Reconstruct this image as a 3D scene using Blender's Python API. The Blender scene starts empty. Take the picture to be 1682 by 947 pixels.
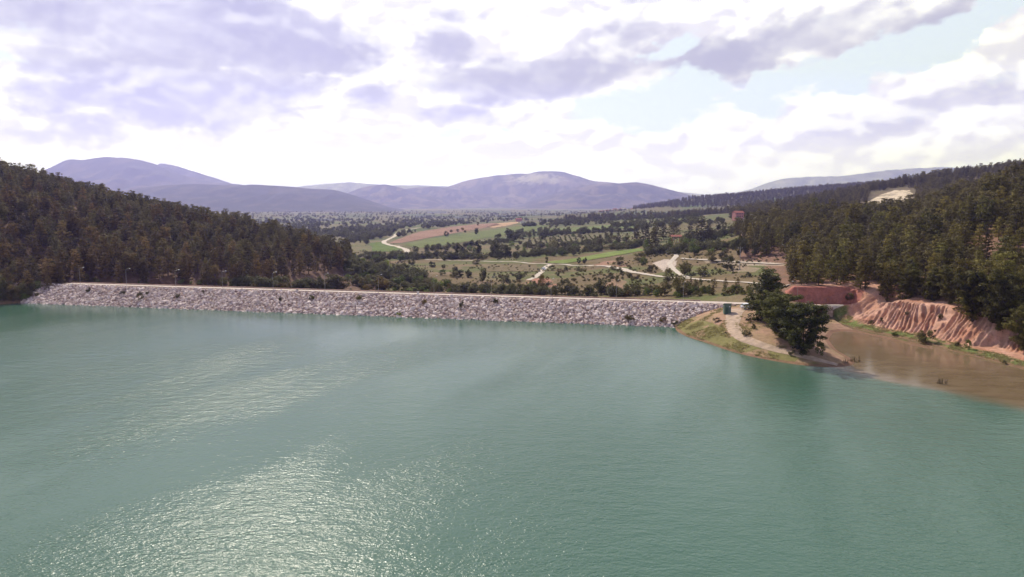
import bpy, bmesh, math, random
import numpy as np
from mathutils import Vector, Matrix
random.seed(7)
RNG = np.random.default_rng(11)
SC = bpy.context.scene
COL = SC.collection

# ------------------------------------------------------------------ camera model (used to read places off the photograph)
FPX, CX, CY, CAMH = 1150.0, 841.0, 473.5, 36.0
PITCH = math.atan(138.5 / FPX)
CP, SP = math.cos(PITCH), math.sin(PITCH)

def ray(px, py):
    dx, dy = (px - CX) / FPX, (CY - py) / FPX
    return dx, CP + dy * SP, -SP + dy * CP

def atz(px, py, z):
    x, y, d = ray(px, py)
    t = (z - CAMH) / d
    return np.array([x * t, y * t, z])

def atd(px, y, z):
    # point at forward distance y and height z that falls on column px
    dep = y * CP - (z - CAMH) * SP
    return np.array([(px - CX) / FPX * dep, y, z])

def project(x, y, z):
    dep = y * CP - (z - CAMH) * SP
    up = y * SP + (z - CAMH) * CP
    dep = np.where(np.abs(dep) < 1e-3, 1e-3, dep)
    return CX + FPX * x / dep, CY - FPX * up / dep, dep

# ------------------------------------------------------------------ numpy noise
def _hash(ix, iy, seed):
    h = (ix.astype(np.int64) * 374761393 + iy.astype(np.int64) * 668265263 + seed * 1274126177) & 0xFFFFFFFF
    h = ((h ^ (h >> 13)) * 1274126177) & 0xFFFFFFFF
    return ((h ^ (h >> 16)) & 0xFFFF) / 65535.0

def vnoise(x, y, seed=0):
    x = np.asarray(x, float); y = np.asarray(y, float)
    ix, iy = np.floor(x), np.floor(y)
    fx, fy = x - ix, y - iy
    fx = fx * fx * (3 - 2 * fx); fy = fy * fy * (3 - 2 * fy)
    a, b = _hash(ix, iy, seed), _hash(ix + 1, iy, seed)
    c, d = _hash(ix, iy + 1, seed), _hash(ix + 1, iy + 1, seed)
    return (a + (b - a) * fx) * (1 - fy) + (c + (d - c) * fx) * fy

def fbm(x, y, seed=0, oct=4):
    s, a, t = 0.0, 1.0, 0.0
    for k in range(oct):
        s = s + a * vnoise(x * 2 ** k, y * 2 ** k, seed + k * 17); t += a; a *= 0.5
    return s / t

def sm(a, b, v):
    t = np.clip((np.asarray(v, float) - a) / (b - a), 0, 1)
    return t * t * (3 - 2 * t)

def in_poly(x, y, poly):
    x = np.asarray(x, float); y = np.asarray(y, float)
    r = np.zeros(x.shape, bool)
    n = len(poly)
    for i in range(n):
        x0, y0 = poly[i]; x1, y1 = poly[(i + 1) % n]
        if y0 == y1: continue
        c = ((y0 > y) != (y1 > y)) & (x < (x1 - x0) * (y - y0) / (y1 - y0) + x0)
        r ^= c
    return r

def poly_sd(x, y, pts):
    """distance to an open polyline, arc length at the foot, sign positive on its right"""
    x = np.asarray(x, float); y = np.asarray(y, float)
    best = np.full(x.shape, 1e18); arc = np.zeros(x.shape); sg = np.ones(x.shape)
    L = 0.0
    for (x0, y0), (x1, y1) in zip(pts[:-1], pts[1:]):
        dx, dy = x1 - x0, y1 - y0
        l = math.hypot(dx, dy)
        t = np.clip(((x - x0) * dx + (y - y0) * dy) / (l * l), 0, 1)
        ex, ey = x - (x0 + t * dx), y - (y0 + t * dy)
        d = ex * ex + ey * ey
        m = d < best
        best = np.where(m, d, best); arc = np.where(m, L + t * l, arc)
        sg = np.where(m, np.where(dx * ey - dy * ex < 0, 1.0, -1.0), sg)
        L += l
    return np.sqrt(best) * sg, arc

# ------------------------------------------------------------------ dam axis
DL, DR = atz(40, 497, 0)[:2], atz(1120, 537, 0)[:2]
DU = (DR - DL) / np.linalg.norm(DR - DL)          # along the dam, from the forested end to the kiosk end
DN = np.array([-DU[1], DU[0]])                     # downstream
DLEN = float(np.linalg.norm(DR - DL))
CREST = 5.2
def dam(s, n): return DL + DU * s + DN * n
def dam_s_at(px, n, z):
    lo, hi = -80.0, DLEN + 80
    for _ in range(50):
        m = (lo + hi) / 2; p = dam(m, n)
        if project(p[0], p[1], z)[0] < px: lo = m
        else: hi = m
    return lo

# ------------------------------------------------------------------ terrain
CTRL = []
def P(*a):
    for px, py, z in a: CTRL.append(atz(px, py, z))
def D(*a):
    for px, y, z in a: CTRL.append(atd(px, y, z))
# left hill
D((-900, 430, 115), (-500, 430, 90), (-250, 430, 73), (0, 420, 51), (150, 435, 37.5), (300, 445, 25), (400, 440, 18.5), (470, 425, 13), (540, 390, 7))
D((-500, 330, 60), (-250, 330, 45), (0, 330, 29), (150, 345, 23), (300, 355, 15), (450, 350, 7))
D((70, 262, 5.6), (100, 285, 8), (200, 288, 6), (300, 292, 3), (400, 296, 0), (500, 300, -2), (570, 312, -4))
P((0, 496, 0), (-100, 499, 0), (-300, 512, 0), (-700, 540, 0), (5, 476, 4.2), (55, 486, -.5))
D((0, 275, 6), (-100, 285, 11), (-300, 280, 18), (-900, 300, 50))
D((600, 370, -5), (610, 450, -7), (590, 540, -8), (450, 620, -9), (300, 680, -5), (150, 720, 3), (0, 720, 12), (-250, 720, 25), (-100, 1500, -6), (-500, 1500, 0), (300, 1300, -11))
# lake bed
for k in range(8): 
    q = dam(DLEN * (k + .3) / 8, -14); CTRL.append(np.array([q[0], q[1], -4.5]))
    q = dam(DLEN * (k + .3) / 8, 22); CTRL.append(np.array([q[0], q[1], -4.5]))
P((-100, 540, -4), (-400, 600, -5), (300, 620, -7), (700, 620, -7), (1000, 620, -7), (300, 900, -9), (1000, 900, -9), (1400, 700, -4), (1600, 760, -4), (1250, 640, -4), (1140, 580, -2.5), (1800, 780, -4), (1682, 900, -5), (1500, 1000, -6), (1900, 1000, -5))
D((1682, 60, -5), (2200, 60, -5), (1900, 100, -4), (1300, 30, -6), (400, 30, -6), (-300, 60, -6), (-300, 130, -5))
# valley
P((650, 472, -5), (780, 472, -5), (900, 472, -4), (1000, 476, -2), (1060, 480, 0.5), (1110, 484, 2.0), (1160, 486, 3.6), (1200, 486, 4.6), (600, 440, -6.5), (720, 440, -6), (800, 440, -5.5), (950, 440, -2.5), (1100, 430, 3), (1180, 450, 4.2), (1250, 440, 6.5),
  (600, 410, -8), (700, 415, -7), (800, 420, -5), (900, 420, -3), (1000, 420, 0.5), (1080, 412, 3.5), (1150, 400, 7), (1200, 400, 10), (650, 395, -9), (850, 395, -4), (950, 392, 0), (1050, 385, 4), (1150, 375, 10), (1220, 360, 18), (1250, 385, 14),
  (630, 385, -10), (700, 385, -7.5), (780, 376, -3), (850, 367, 0), (900, 365, 0), (1000, 360, 1), (1100, 352, 8), (600, 365, -12), (700, 352, -14), (500, 365, -13))
D((700, 1700, -12), (850, 1900, -10), (400, 3500, -14), (700, 3500, -14), (900, 3000, -12), (1050, 3500, -8), (0, 5000, -14), (700, 6000, -14), (1200, 6000, -10), (1700, 6000, 20), (-600, 6000, -10), (700, 12000, -14), (-1200, 12000, -14), (2600, 12000, -10), (700, 17000, -14), (-1500, 17000, -14), (3000, 17000, -14))
# ridges on the right, beyond the near hill
D((1250, 1000, 24), (1320, 1020, 36), (1400, 1020, 50), (1480, 1020, 64), (1560, 1000, 74), (1640, 980, 81), (1800, 980, 100), (2200, 1000, 120))
D((1300, 680, 20), (1400, 700, 28), (1470, 760, 36), (1500, 850, 46), (1560, 700, 40), (1300, 1350, 20), (1450, 1400, 30), (1700, 1400, 60))
D((1060, 2600, 16), (1100, 2550, 36), (1140, 2500, 54), (1220, 2500, 66), (1300, 2500, 84), (1400, 2500, 98), (1500, 2500, 112), (1800, 2500, 140), (1200, 1700, 20), (1300, 1800, 30), (1250, 3600, 10), (1450, 3600, 30), (1120, 3300, -2))
# near hill on the right
P((1250, 425, 8), (1300, 445, 8), (1240, 412, 11))
D((1225, 440, 16), (1260, 470, 24), (1330, 465, 25), (1400, 440, 21.5), (1485, 410, 20), (1540, 400, 25), (1580, 385, 31), (1630, 365, 38), (1682, 350, 45), (1800, 350, 58), (2100, 360, 90))
D((1300, 560, 19), (1450, 560, 20), (1600, 520, 34), (1750, 520, 52), (1260, 540, 18))
D((1330, 300, 12), (1400, 290, 13), (1500, 280, 17), (1600, 270, 24), (1700, 260, 30), (1900, 250, 45), (1400, 360, 20), (1500, 340, 22))
P((1312, 471, 9.5), (1400, 473, 9.5))
D((1430, 213, 8.2), (1500, 203, 8.6), (1560, 191, 8.7), (1600, 184, 7.2), (1650, 178, 6.4), (1720, 172, 6.8), (1800, 168, 8), (2000, 160, 12), (1700, 200, 14), (1600, 215, 13), (1500, 230, 12))
# lagoon
P((1400, 562, -1.3), (1450, 580, -1.4), (1550, 602, -1.6), (1650, 640, -2), (1382, 548, -0.8), (1700, 650, -2.), (1800, 660, -2))
# spit
P((1120, 538, 0), (1150, 559, 0), (1180, 570, 0), (1230, 583, 0), (1290, 592, 0), (1340, 598, 0), (1378, 601, 0.05), (1150, 540, 1.9), (1165, 515, 4.0), (1185, 504, 5.15), (1215, 503, 5.1), (1240, 505, 5.1), (1194, 514, 4.7), (1204, 535, 3.4), (1230, 560, 2.0), (1290, 578, 1.4), (1350, 593, 0.8),
  (1245, 515, 5.6), (1255, 535, 5.2), (1285, 553, 4.2), (1320, 572, 3.0), (1350, 584, 1.6), (1275, 510, 5.4), (1300, 520, 4.8), (1330, 510, 5.0), (1366, 581, -0.5), (1362, 562, -0.8), (1358, 545, -0.8), (1320, 500, 4.4), (1380, 500, 4.4), (1350, 500, 4.4), (1350, 503, 4.1), (1385, 505, 3.6))
CTRL = np.array(CTRL)
_c2 = 8.0 ** 2
def _phi(ax, ay, bx, by):
    return np.sqrt((ax[:, None] - bx[None]) ** 2 + (ay[:, None] - by[None]) ** 2 + _c2)
_n = len(CTRL)
_A = np.zeros((_n + 3, _n + 3))
_A[:_n, :_n] = _phi(CTRL[:, 0], CTRL[:, 1], CTRL[:, 0], CTRL[:, 1]) - np.eye(_n) * 4.0
_A[:_n, _n] = 1; _A[_n, :_n] = 1
_A[:_n, _n + 1] = CTRL[:, 0] / 1e4; _A[_n + 1, :_n] = CTRL[:, 0] / 1e4
_A[:_n, _n + 2] = CTRL[:, 1] / 1e4; _A[_n + 2, :_n] = CTRL[:, 1] / 1e4
_W = np.linalg.solve(_A, np.concatenate([CTRL[:, 2], np.zeros(3)]))

CLIFF_FOOT = [tuple(atz(a, b, 0)[:2]) for a, b in ((1366, 522), (1395, 537), (1430, 545), (1500, 559), (1560, 575), (1620, 590), (1682, 607), (1760, 628), (1900, 650))]
BANK = [tuple(atz(a, b, 4.4)[:2]) for a, b in ((1290, 496), (1320, 497), (1360, 498), (1408, 497))]

PIT0, PIT1 = atd(1318, 217.5, 3)[0], atd(1372, 217.5, 3)[0]
def height(x, y, detail=True):
    x = np.atleast_1d(np.asarray(x, float)); y = np.atleast_1d(np.asarray(y, float))
    out = np.empty(x.shape)
    for i in range(0, len(x), 20000):
        s = slice(i, i + 20000)
        out[s] = _phi(x[s], y[s], CTRL[:, 0], CTRL[:, 1]) @ _W[:_n] + _W[_n] + _W[_n + 1] * x[s] / 1e4 + _W[_n + 2] * y[s] / 1e4
    if detail:
        amp = np.clip((np.hypot(x, y) - 230) / 200, 0.12, 1.0)
        far = np.clip((y - 900) / 2000, 0, 1)
        out = out + (fbm(x / 45, y / 45, 3) - .5) * 3.0 * amp * (1 + far) + (fbm(x / 6, y / 6, 9, 3) - .5) * 0.5 * np.clip(amp, .3, 1)
    near = (y < 330) & (x > 40) & (x < 330)
    if near.any():
        xn, yn = x[near], y[near]; z = out[near]
        d, s = poly_sd(xn, yn, CLIFF_FOOT)
        d = -d
        # slump: the bank steps back at one place, leaving a wall that faces the camera
        d2 = d - 4.5 * sm(0, 1.2, 170.5 - yn) * sm(0, 4.0, yn - 156)
        sw = s + 5.0 * fbm(s / 7.5, d / 30, 23, 3) + d * .35
        rib = np.abs(((sw + 1.8 * fbm(s / 3, d / 6, 21, 3)) / 1.3) % 1.0 - .5) * 2 * (.35 + 1.1 * fbm(s / 6, d / 9, 29, 2))
        rib2 = fbm(s / .9 + d * .25, d / 2.2, 5, 4) * 2.2
        jag = (fbm(s / 4.0, s * 0, 33, 3) - .5) * 3.0
        u = d2 - 2.2 - jag * .7 - 1.25 * rib - 1.15 * rib2
        wdt = 9.5
        S = np.clip(u / wdt, 0, 1); S = 0.55 * S + 0.45 * S * S * (3 - 2 * S)
        lip = sm(0.80, 0.86, u / wdt + (fbm(s / 3, d / 3, 8, 2) - .5) * .2)
        S = np.where(u > 0, 0.86 * S + 0.14 * np.maximum(lip, 0), 0)
        top = np.interp(s, [0, 20, 45, 62, 72, 90, 120], [5.4, 8.0, 8.6, 7.6, 6.2, 7.0, 9])
        bench = np.where(d > 0, np.minimum(d * 0.28, 0.75 + 0.06 * d), d * 0.3) + (fbm(xn / 2.0, yn / 2.0, 4, 3) - .5) * .35 * (d > 0)
        zc = bench + (top - bench) * S
        w = sm(14, 22, d) ; w = np.where(d < -4, 1.0, np.where(d < 0, np.maximum(w, sm(0, -4, d)), w))
        w = np.maximum(w, 1 - sm(0, 6, s)) 
        z = zc * (1 - w) + z * w
        # cut bank above the track to the culvert
        bd, bs = poly_sd(xn, yn, BANK)
        bd = -bd + (fbm(xn / 1.5, yn / 1.5, 6, 2) - .5) * .8
        wb = sm(0, 3, bs) * (1 - sm(20.5, 22.5, bs))
        cut = np.where(bd < 0, np.minimum(z, 4.4), np.maximum(z, 4.4 + 5.0 * sm(0.2, 1.6, bd)))
        wz = wb * sm(-7, -4, bd) * (1 - sm(9, 14, bd))
        z = z * (1 - wz) + cut * wz
        pit = (xn > PIT0) & (xn < PIT1) & (yn < 217.4) & (yn > 203)
        z = np.where(pit, np.minimum(z, .9 - .10 * (217.4 - yn)), z)
        out[near] = z
    # keep the ground under the embankment
    sd = (x - DL[0]) * DU[0] + (y - DL[1]) * DU[1]
    nd = (x - DL[0]) * DN[0] + (y - DL[1]) * DN[1]
    prof = np.interp(nd, [-14, 13, 21, 43], [-5.6, CREST, CREST, -5.8])
    ins = (nd > -14) & (nd < 30) & (sd > -7) & (sd < DLEN - 2) | (nd > -14) & (nd < 43) & (sd > 20) & (sd < DLEN - 2)
    wgt = sm(-7, 2, sd) * (1 - sm(DLEN - 6, DLEN + 1, sd))
    out = np.where(ins, np.minimum(out, prof - 0.7) * wgt + out * (1 - wgt), out)
    return out

def hz(x, y): return float(height([x], [y])[0])

_DEP = np.geomspace(120, 9000, 900)
def ground_hit(px, py):
    dx, dy, dz = ray(px, py)
    x, y, z = dx / dy * _DEP, _DEP, CAMH + dz / dy * _DEP
    h = height(x, y)
    k = np.nonzero(z < h)[0]
    if not len(k):
        return np.array([x[-1], y[-1], h[-1]])
    k = k[0]
    if k == 0: return np.array([x[0], y[0], h[0]])
    a, b = z[k - 1] - h[k - 1], h[k] - z[k]
    t = a / (a + b + 1e-9)
    return np.array([x[k - 1] + (x[k] - x[k - 1]) * t, y[k - 1] + (y[k] - y[k - 1]) * t, h[k - 1] + (h[k] - h[k - 1]) * t])

def ground_hits(pts): return np.array([ground_hit(a, b) for a, b in pts])

# ------------------------------------------------------------------ materials
def new_mat(name):
    m = bpy.data.materials.new(name); m.use_nodes = True
    nt = m.node_tree; nt.nodes.clear()
    out = nt.nodes.new('ShaderNodeOutputMaterial')
    return m, nt, out

class N:
    def __init__(s, nt): s.nt = nt
    def __call__(s, t, **kw):
        n = s.nt.nodes.new(t)
        for k, v in kw.items(): setattr(n, k, v)
        return n
    def link(s, a, b): s.nt.links.new(a, b)
    def val(s, sock, v):
        if isinstance(v, bpy.types.NodeSocket): s.link(v, sock)
        else: sock.default_value = v
    def math(s, op, a, b=0.0, c=0.0, clamp=False):
        n = s('ShaderNodeMath', operation=op); n.use_clamp = clamp
        for i, v in enumerate((a, b, c)): s.val(n.inputs[i], v)
        return n.outputs[0]
    def mapr(s, v, a, b, c=0.0, d=1.0, smooth=True):
        n = s('ShaderNodeMapRange'); n.interpolation_type = 'SMOOTHSTEP' if smooth else 'LINEAR'
        for i, q in enumerate((v, a, b, c, d)): s.val(n.inputs[i], q)
        return n.outputs[0]
    def mix(s, fac, a, b, mode='MIX'):
        n = s('ShaderNodeMix', data_type='RGBA', blend_type=mode)
        s.val(n.inputs[0], fac)
        for i, v in ((6, a), (7, b)):
            if isinstance(v, (tuple, list)): n.inputs[i].default_value = (*v[:3], 1)
            else: s.link(v, n.inputs[i])
        return n.outputs[2]
    def noise(s, vec, scale, detail=3.0, rough=.55, dist=0.0, dims='3D'):
        n = s('ShaderNodeTexNoise', noise_dimensions=dims)
        if vec is not None: s.link(vec, n.inputs['Vector'])
        n.inputs['Scale'].default_value = scale; n.inputs['Detail'].default_value = detail
        n.inputs['Roughness'].default_value = rough; n.inputs['Distortion'].default_value = dist
        return n.outputs[0]
    def mapping(s, vec, scale=(1, 1, 1), rot=(0, 0, 0)):
        n = s('ShaderNodeMapping'); s.link(vec, n.inputs[0])
        n.inputs['Rotation'].default_value = rot; n.inputs['Scale'].default_value = scale
        return n.outputs[0]
    def attr(s, name, typ='GEOMETRY'):
        return s('ShaderNodeAttribute', attribute_name=name, attribute_type=typ)
    def principled(s, **kw):
        n = s('ShaderNodeBsdfPrincipled')
        for k, v in kw.items(): s.val(n.inputs[k.replace('_', ' ')], v if not isinstance(v, tuple) else (*v, 1))
        return n

def simple_mat(name, col, rough=.8, var=.25, scale=1.5, metallic=0.0, spec=.3, col2=None):
    m, nt, out = new_mat(name); n = N(nt)
    pos = n('ShaderNodeNewGeometry').outputs['Position']
    no = n.noise(pos, scale, 5)
    c = n.mix(n.mapr(no, .3, .7), tuple(v * (1 - var) for v in col), col2 or tuple(min(1, v * (1 + var)) for v in col))
    b = n.principled(Roughness=rough, Metallic=metallic)
    b.inputs['Specular IOR Level'].default_value = spec
    n.link(c, b.inputs['Base Color'])
    bp = n('ShaderNodeBump'); bp.inputs['Strength'].default_value = .3; bp.inputs['Distance'].default_value = .03
    n.link(n.noise(pos, scale * 8, 4), bp.inputs['Height']); n.link(bp.outputs[0], b.inputs['Normal'])
    n.link(b.outputs[0], out.inputs[0])
    return m

def foliage_mat(name, dark, light, trans=.25):
    m, nt, out = new_mat(name); n = N(nt)
    oi = n('ShaderNodeObjectInfo')
    t = n.attr('tint').outputs['Fac']
    f = n.math('ADD', n.math('MULTIPLY', t, .65), n.math('MULTIPLY', oi.outputs['Random'], .5), clamp=True)
    c = n.mix(f, dark, light)
    c = n.mix(1.0, c, oi.outputs['Color'], 'MULTIPLY')
    b = n.principled(Roughness=.65); b.inputs['Specular IOR Level'].default_value = .25
    n.link(c, b.inputs['Base Color'])
    tr = n('ShaderNodeBsdfTranslucent'); n.link(c, tr.inputs[0])
    mx = n('ShaderNodeMixShader'); mx.inputs[0].default_value = trans
    n.link(b.outputs[0], mx.inputs[1]); n.link(tr.outputs[0], mx.inputs[2])
    n.link(mx.outputs[0], out.inputs[0])
    return m

M = {}
M['pine'] = foliage_mat('pine_needles', (.026, .023, .011), (.265, .212, .074), .30)
M['leaf'] = foliage_mat('broad_leaves', (.05, .05, .02), (.23, .21, .085), .38)
M['grass'] = foliage_mat('grass_blades', (.20, .175, .075), (.40, .34, .16), .5)
M['bark'] = simple_mat('bark', (.12, .085, .065), .9, .35, 6)

def ground_mat():
    m, nt, out = new_mat('ground_earth'); n = N(nt)
    a = n.attr('gcol').outputs['Color']
    pos = n('ShaderNodeNewGeometry').outputs['Position']
    f1 = n.noise(pos, .9, 6, .65); f2 = n.noise(pos, .09, 5, .6); f3 = n.noise(pos, 4.0, 3, .6)
    k = n.math('ADD', n.math('MULTIPLY', f1, .9), n.math('ADD', n.math('MULTIPLY', f2, .55), n.math('MULTIPLY', f3, .5)))
    k = n.mapr(k, .62, 1.32, .55, 1.45, False)
    c = n.mix(1.0, a, n_comb(n, k), 'MULTIPLY')
    b = n.principled(Roughness=.95); b.inputs['Specular IOR Level'].default_value = .1
    n.link(c, b.inputs['Base Color'])
    bp = n('ShaderNodeBump'); bp.inputs['Strength'].default_value = .5; bp.inputs['Distance'].default_value = .25
    n.link(f1, bp.inputs['Height']); n.link(bp.outputs[0], b.inputs['Normal'])
    n.link(b.outputs[0], out.inputs[0])
    return m
def n_comb(n, v):
    c = n('ShaderNodeCombineColor')
    for i in range(3): n.link(v, c.inputs[i])
    return c.outputs[0]
M['ground'] = ground_mat()

def tint_mat(name, dark, light, rough=.85, nscale=2.0):
    m, nt, out = new_mat(name); n = N(nt)
    t = n.attr('tint').outputs['Fac']; oi = n('ShaderNodeObjectInfo')
    pos = n('ShaderNodeNewGeometry').outputs['Position']
    no = n.noise(pos, nscale, 4)
    f = n.math('ADD', n.math('MULTIPLY', t, .8), n.math('MULTIPLY', n.math('SUBTRACT', no, .5), .9))
    f = n.math('ADD', f, n.math('MULTIPLY', oi.outputs['Random'], .2), clamp=True)
    b = n.principled(Roughness=rough); b.inputs['Specular IOR Level'].default_value = .2
    n.link(n.mix(f, dark, light), b.inputs['Base Color'])
    n.link(b.outputs[0], out.inputs[0])
    return m
M['rock'] = tint_mat('riprap_stone', (.34, .235, .21), (.86, .715, .66))

# ------------------------------------------------------------------ object helpers
def np_mesh(name, V, F, mat=None, attrs=None, smooth=False):
    V = np.asarray(V, np.float32); F = np.asarray(F, np.int32)
    k = F.shape[1]
    me = bpy.data.meshes.new(name)
    me.vertices.add(len(V)); me.vertices.foreach_set('co', V.ravel())
    me.loops.add(F.size); me.loops.foreach_set('vertex_index', F.ravel())
    me.polygons.add(len(F)); me.polygons.foreach_set('loop_start', np.arange(0, F.size, k, dtype=np.int32))
    me.update(calc_edges=True)
    if smooth: me.polygons.foreach_set('use_smooth', np.ones(len(F), bool))
    else: me.polygons.foreach_set('use_smooth', np.zeros(len(F), bool))
    for nm, v in (attrs or {}).items():
        v = np.asarray(v, np.float32)
        if v.ndim == 1:
            a = me.attributes.new(nm, 'FLOAT', 'POINT'); a.data.foreach_set('value', v)
        else:
            a = me.attributes.new(nm, 'FLOAT_COLOR', 'POINT')
            a.data.foreach_set('color', np.hstack([v, np.ones((len(v), 1), np.float32)]).ravel())
    if mat: me.materials.append(mat)
    return me

def tag(o, label=None, cat=None, group=None, kind=None):
    if label: o['label'] = label
    if cat: o['category'] = cat
    if group: o['group'] = group
    if kind: o['kind'] = kind
    return o
def put(name, me, parent=None, loc=None):
    o = bpy.data.objects.new(name, me); COL.objects.link(o)
    if parent: o.parent = parent
    if loc is not None: o.location = loc
    return o
def empty(name, loc, rz=0):
    o = bpy.data.objects.new(name, None); COL.objects.link(o)
    o.location = loc; o.rotation_euler = (0, 0, rz); o.empty_display_size = .5
    return o

class MB:
    """collects simple solids in one bmesh"""
    def __init__(s): s.bm = bmesh.new()
    def box(s, c, size, rz=0, bevel=0.0, taper=1.0):
        r = bmesh.ops.create_cube(s.bm, size=1)['verts']
        for v in r:
            k = taper if v.co.z > 0 else 1.0
            v.co = Vector((v.co.x * size[0] * k, v.co.y * size[1] * k, v.co.z * size[2]))
        if bevel:
            es = list({e for v in r for e in v.link_edges})
            r = list({v for f in bmesh.ops.bevel(s.bm, geom=es, offset=bevel, segments=2, affect='EDGES', profile=.5)['faces'] for v in f.verts} | {v for v in r if v.is_valid})
        m = Matrix.Translation(c) @ Matrix.Rotation(rz, 4, 'Z')
        for v in r: v.co = m @ v.co
        return s
    def tube(s, pts, radii, seg=8, cap=True):
        rings = []
        pts = [Vector(p) for p in pts]
        for i, p in enumerate(pts):
            d = (pts[min(i + 1, len(pts) - 1)] - pts[max(i - 1, 0)]).normalized()
            a = d.orthogonal().normalized() if abs(d.z) < .9 else Vector((1, 0, 0))
            a = (a - d * a.dot(d)).normalized(); b = d.cross(a)
            r = radii[i] if isinstance(radii, (list, tuple)) else radii
            rings.append([s.bm.verts.new(p + (a * math.cos(t) + b * math.sin(t)) * r) for t in [2 * math.pi * k / seg for k in range(seg)]])
        for r0, r1 in zip(rings[:-1], rings[1:]):
            for k in range(seg): s.bm.faces.new((r0[k], r0[(k + 1) % seg], r1[(k + 1) % seg], r1[k]))
        if cap:
            s.bm.faces.new(rings[0][::-1]); s.bm.faces.new(rings[-1])
        return s
    def prism(s, poly, x0, x1, axis='x'):
        """extrude a (y,z) outline along x"""
        a = [s.bm.verts.new((x0, p[0], p[1])) for p in poly]; b = [s.bm.verts.new((x1, p[0], p[1])) for p in poly]
        n = len(poly)
        s.bm.faces.new(a[::-1]); s.bm.faces.new(b)
        for i in range(n): s.bm.faces.new((a[i], a[(i + 1) % n], b[(i + 1) % n], b[i]))
        return s
    def build(s, name, mat, parent=None, loc=None, smooth=False):
        bmesh.ops.recalc_face_normals(s.bm, faces=s.bm.faces)
        me = bpy.data.meshes.new(name); s.bm.to_mesh(me); s.bm.free()
        if smooth:
            for p in me.polygons: p.use_smooth = True
        me.materials.append(mat)
        return put(name, me, parent, loc)

# ------------------------------------------------------------------ ground sheet
def geo(a, b, step): return list(np.geomspace(a, b, max(2, int(math.log(b / a) / step)) + 1)[:-1])
rows = [-1500, -700, -300, 0, 60, 90, 110, 120] + list(np.arange(125, 150, 1.0)) + list(np.arange(150, 228, .38)) + list(np.arange(228, 300, .9)) + geo(300, 1000, .0045) + geo(1000, 4000, .012) + geo(4000, 16500, .05) + [16500]
rows = np.array(rows)
cols = [-18, -8, -4, -2.4, -1.6, -1.3] + list(np.linspace(-1.15, -.76, 60)[:-1]) + list(np.linspace(-.76, .22, 400)[:-1]) + list(np.linspace(.22, .76, 440)[:-1]) + list(np.linspace(.76, 1.15, 60)) + [1.3, 1.6, 2.4, 4, 8, 18]
cols = np.array(cols)
YY = np.repeat(rows, len(cols)); TT = np.tile(cols, len(rows))
XX = np.clip(TT * np.maximum(YY, 150.0), -31000, 31000)
ZZ = height(XX, YY)
nr, nc = len(rows), len(cols)
print('ground', nr, nc, nr * nc)
PXX, PYY, _ = project(XX, np.maximum(YY, 1), ZZ)
PXX = np.where(YY < 1, -9999, PXX)

LEFT_F = [(-420, 250), (-172, 262), (-150, 268), (-60, 276), (-62, 330), (-95, 420), (-100, 520), (-250, 640), (-800, 640)]
def c3(*v): return np.array(v, float)
g = np.zeros((len(XX), 3))
def paint(mask, col):
    mask = np.clip(mask, 0, 1)[:, None]
    g[:] = g * (1 - mask) + np.asarray(col) * mask
nA, nB, nC = fbm(XX / 30, YY / 30, 41), fbm(XX / 9, YY / 9, 42), fbm(XX / 90, YY / 140, 43)
g[:] = c3(.165, .118, .062)
paint(sm(.42, .6, nA) * .85, c3(.115, .125, .042))
paint(sm(.55, .7, nB) * .6, c3(.23, .155, .10))
# far plain: mosaic of plots
cell = np.floor(XX / (60 + YY * .02) + .35 * np.floor(YY / (40 + YY * .03))) 
cell2 = np.floor(np.log(np.maximum(YY, 200)) * 22)
hc = _hash(cell, cell2, 5)
far = sm(520, 900, YY)
plots = np.stack([np.interp(hc, [0, .25, .5, .75, 1], v) for v in ([.075, .11, .145, .18, .10], [.09, .135, .125, .145, .10], [.038, .05, .062, .08, .05])], 1)
g[:] = g * (1 - far[:, None] * .8) + plots * far[:, None] * .8
# forest floors
dL, _ = poly_sd(XX, YY, [(-400, 250), (-172, 262), (-40, 285), (-60, 430)])
leftf = in_poly(XX, YY, LEFT_F)
paint(leftf * .9, c3(.15, .085, .065))
rightf = (PXX > 1215) & (YY > 195) & (YY < 620) & (ZZ > 7.0)
paint(rightf * .85 * sm(.25, .6, nB + .2), c3(.23, .125, .09))
paint(((PXX > 1230) & (YY > 640) & (YY < 1500)) * .7, c3(.17, .12, .085))
# spit and cliff
cd, cs = poly_sd(XX, YY, CLIFF_FOOT); cd = -cd
clf = (cd > 1.5) & (cd < 19) & (YY > 120) & (YY < 240)
red = np.stack([np.interp(fbm(XX / 3, YY / 3, 51), [.25, .5, .75], v) for v in ([.40, .50, .60], [.19, .27, .35], [.125, .19, .26])], 1)
mk = (clf * sm(1.5, 3.5, cd))[:, None]
g[:] = g * (1 - mk) + red * mk
paint(((cd > -0.2) & (cd < 4.6) & (YY < 218) & (YY > 125)) * sm(.38, .5, fbm(XX / 2.5, YY / 2.5, 77)) * (1 - sm(3, 4.6, cd)), c3(.15, .17, .055))
bd_, bs_ = poly_sd(XX, YY, BANK)
paint((np.abs(bd_) < 4) * (bs_ > 0.1) * (bs_ < 23) * (YY > 190) * (YY < 250) * .9, c3(.42, .16, .12))
spit = (PXX > 1105) & (PXX < 1400) & (YY < 214) & (YY > 140) & (cd < 0)
paint(spit * 1.0, c3(.36, .22, .15))
paint(spit * sm(.40, .58, fbm(XX / 5, YY / 5, 61)) * .6, c3(.28, .20, .11))
paint(spit * (PYY > 505) * ((PXX - 1120) * .38 + 530 < PYY + 14 + 10 * nB) * sm(.3, .45, fbm(XX / 3, YY / 3, 62)), c3(.20, .175, .07))
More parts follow.
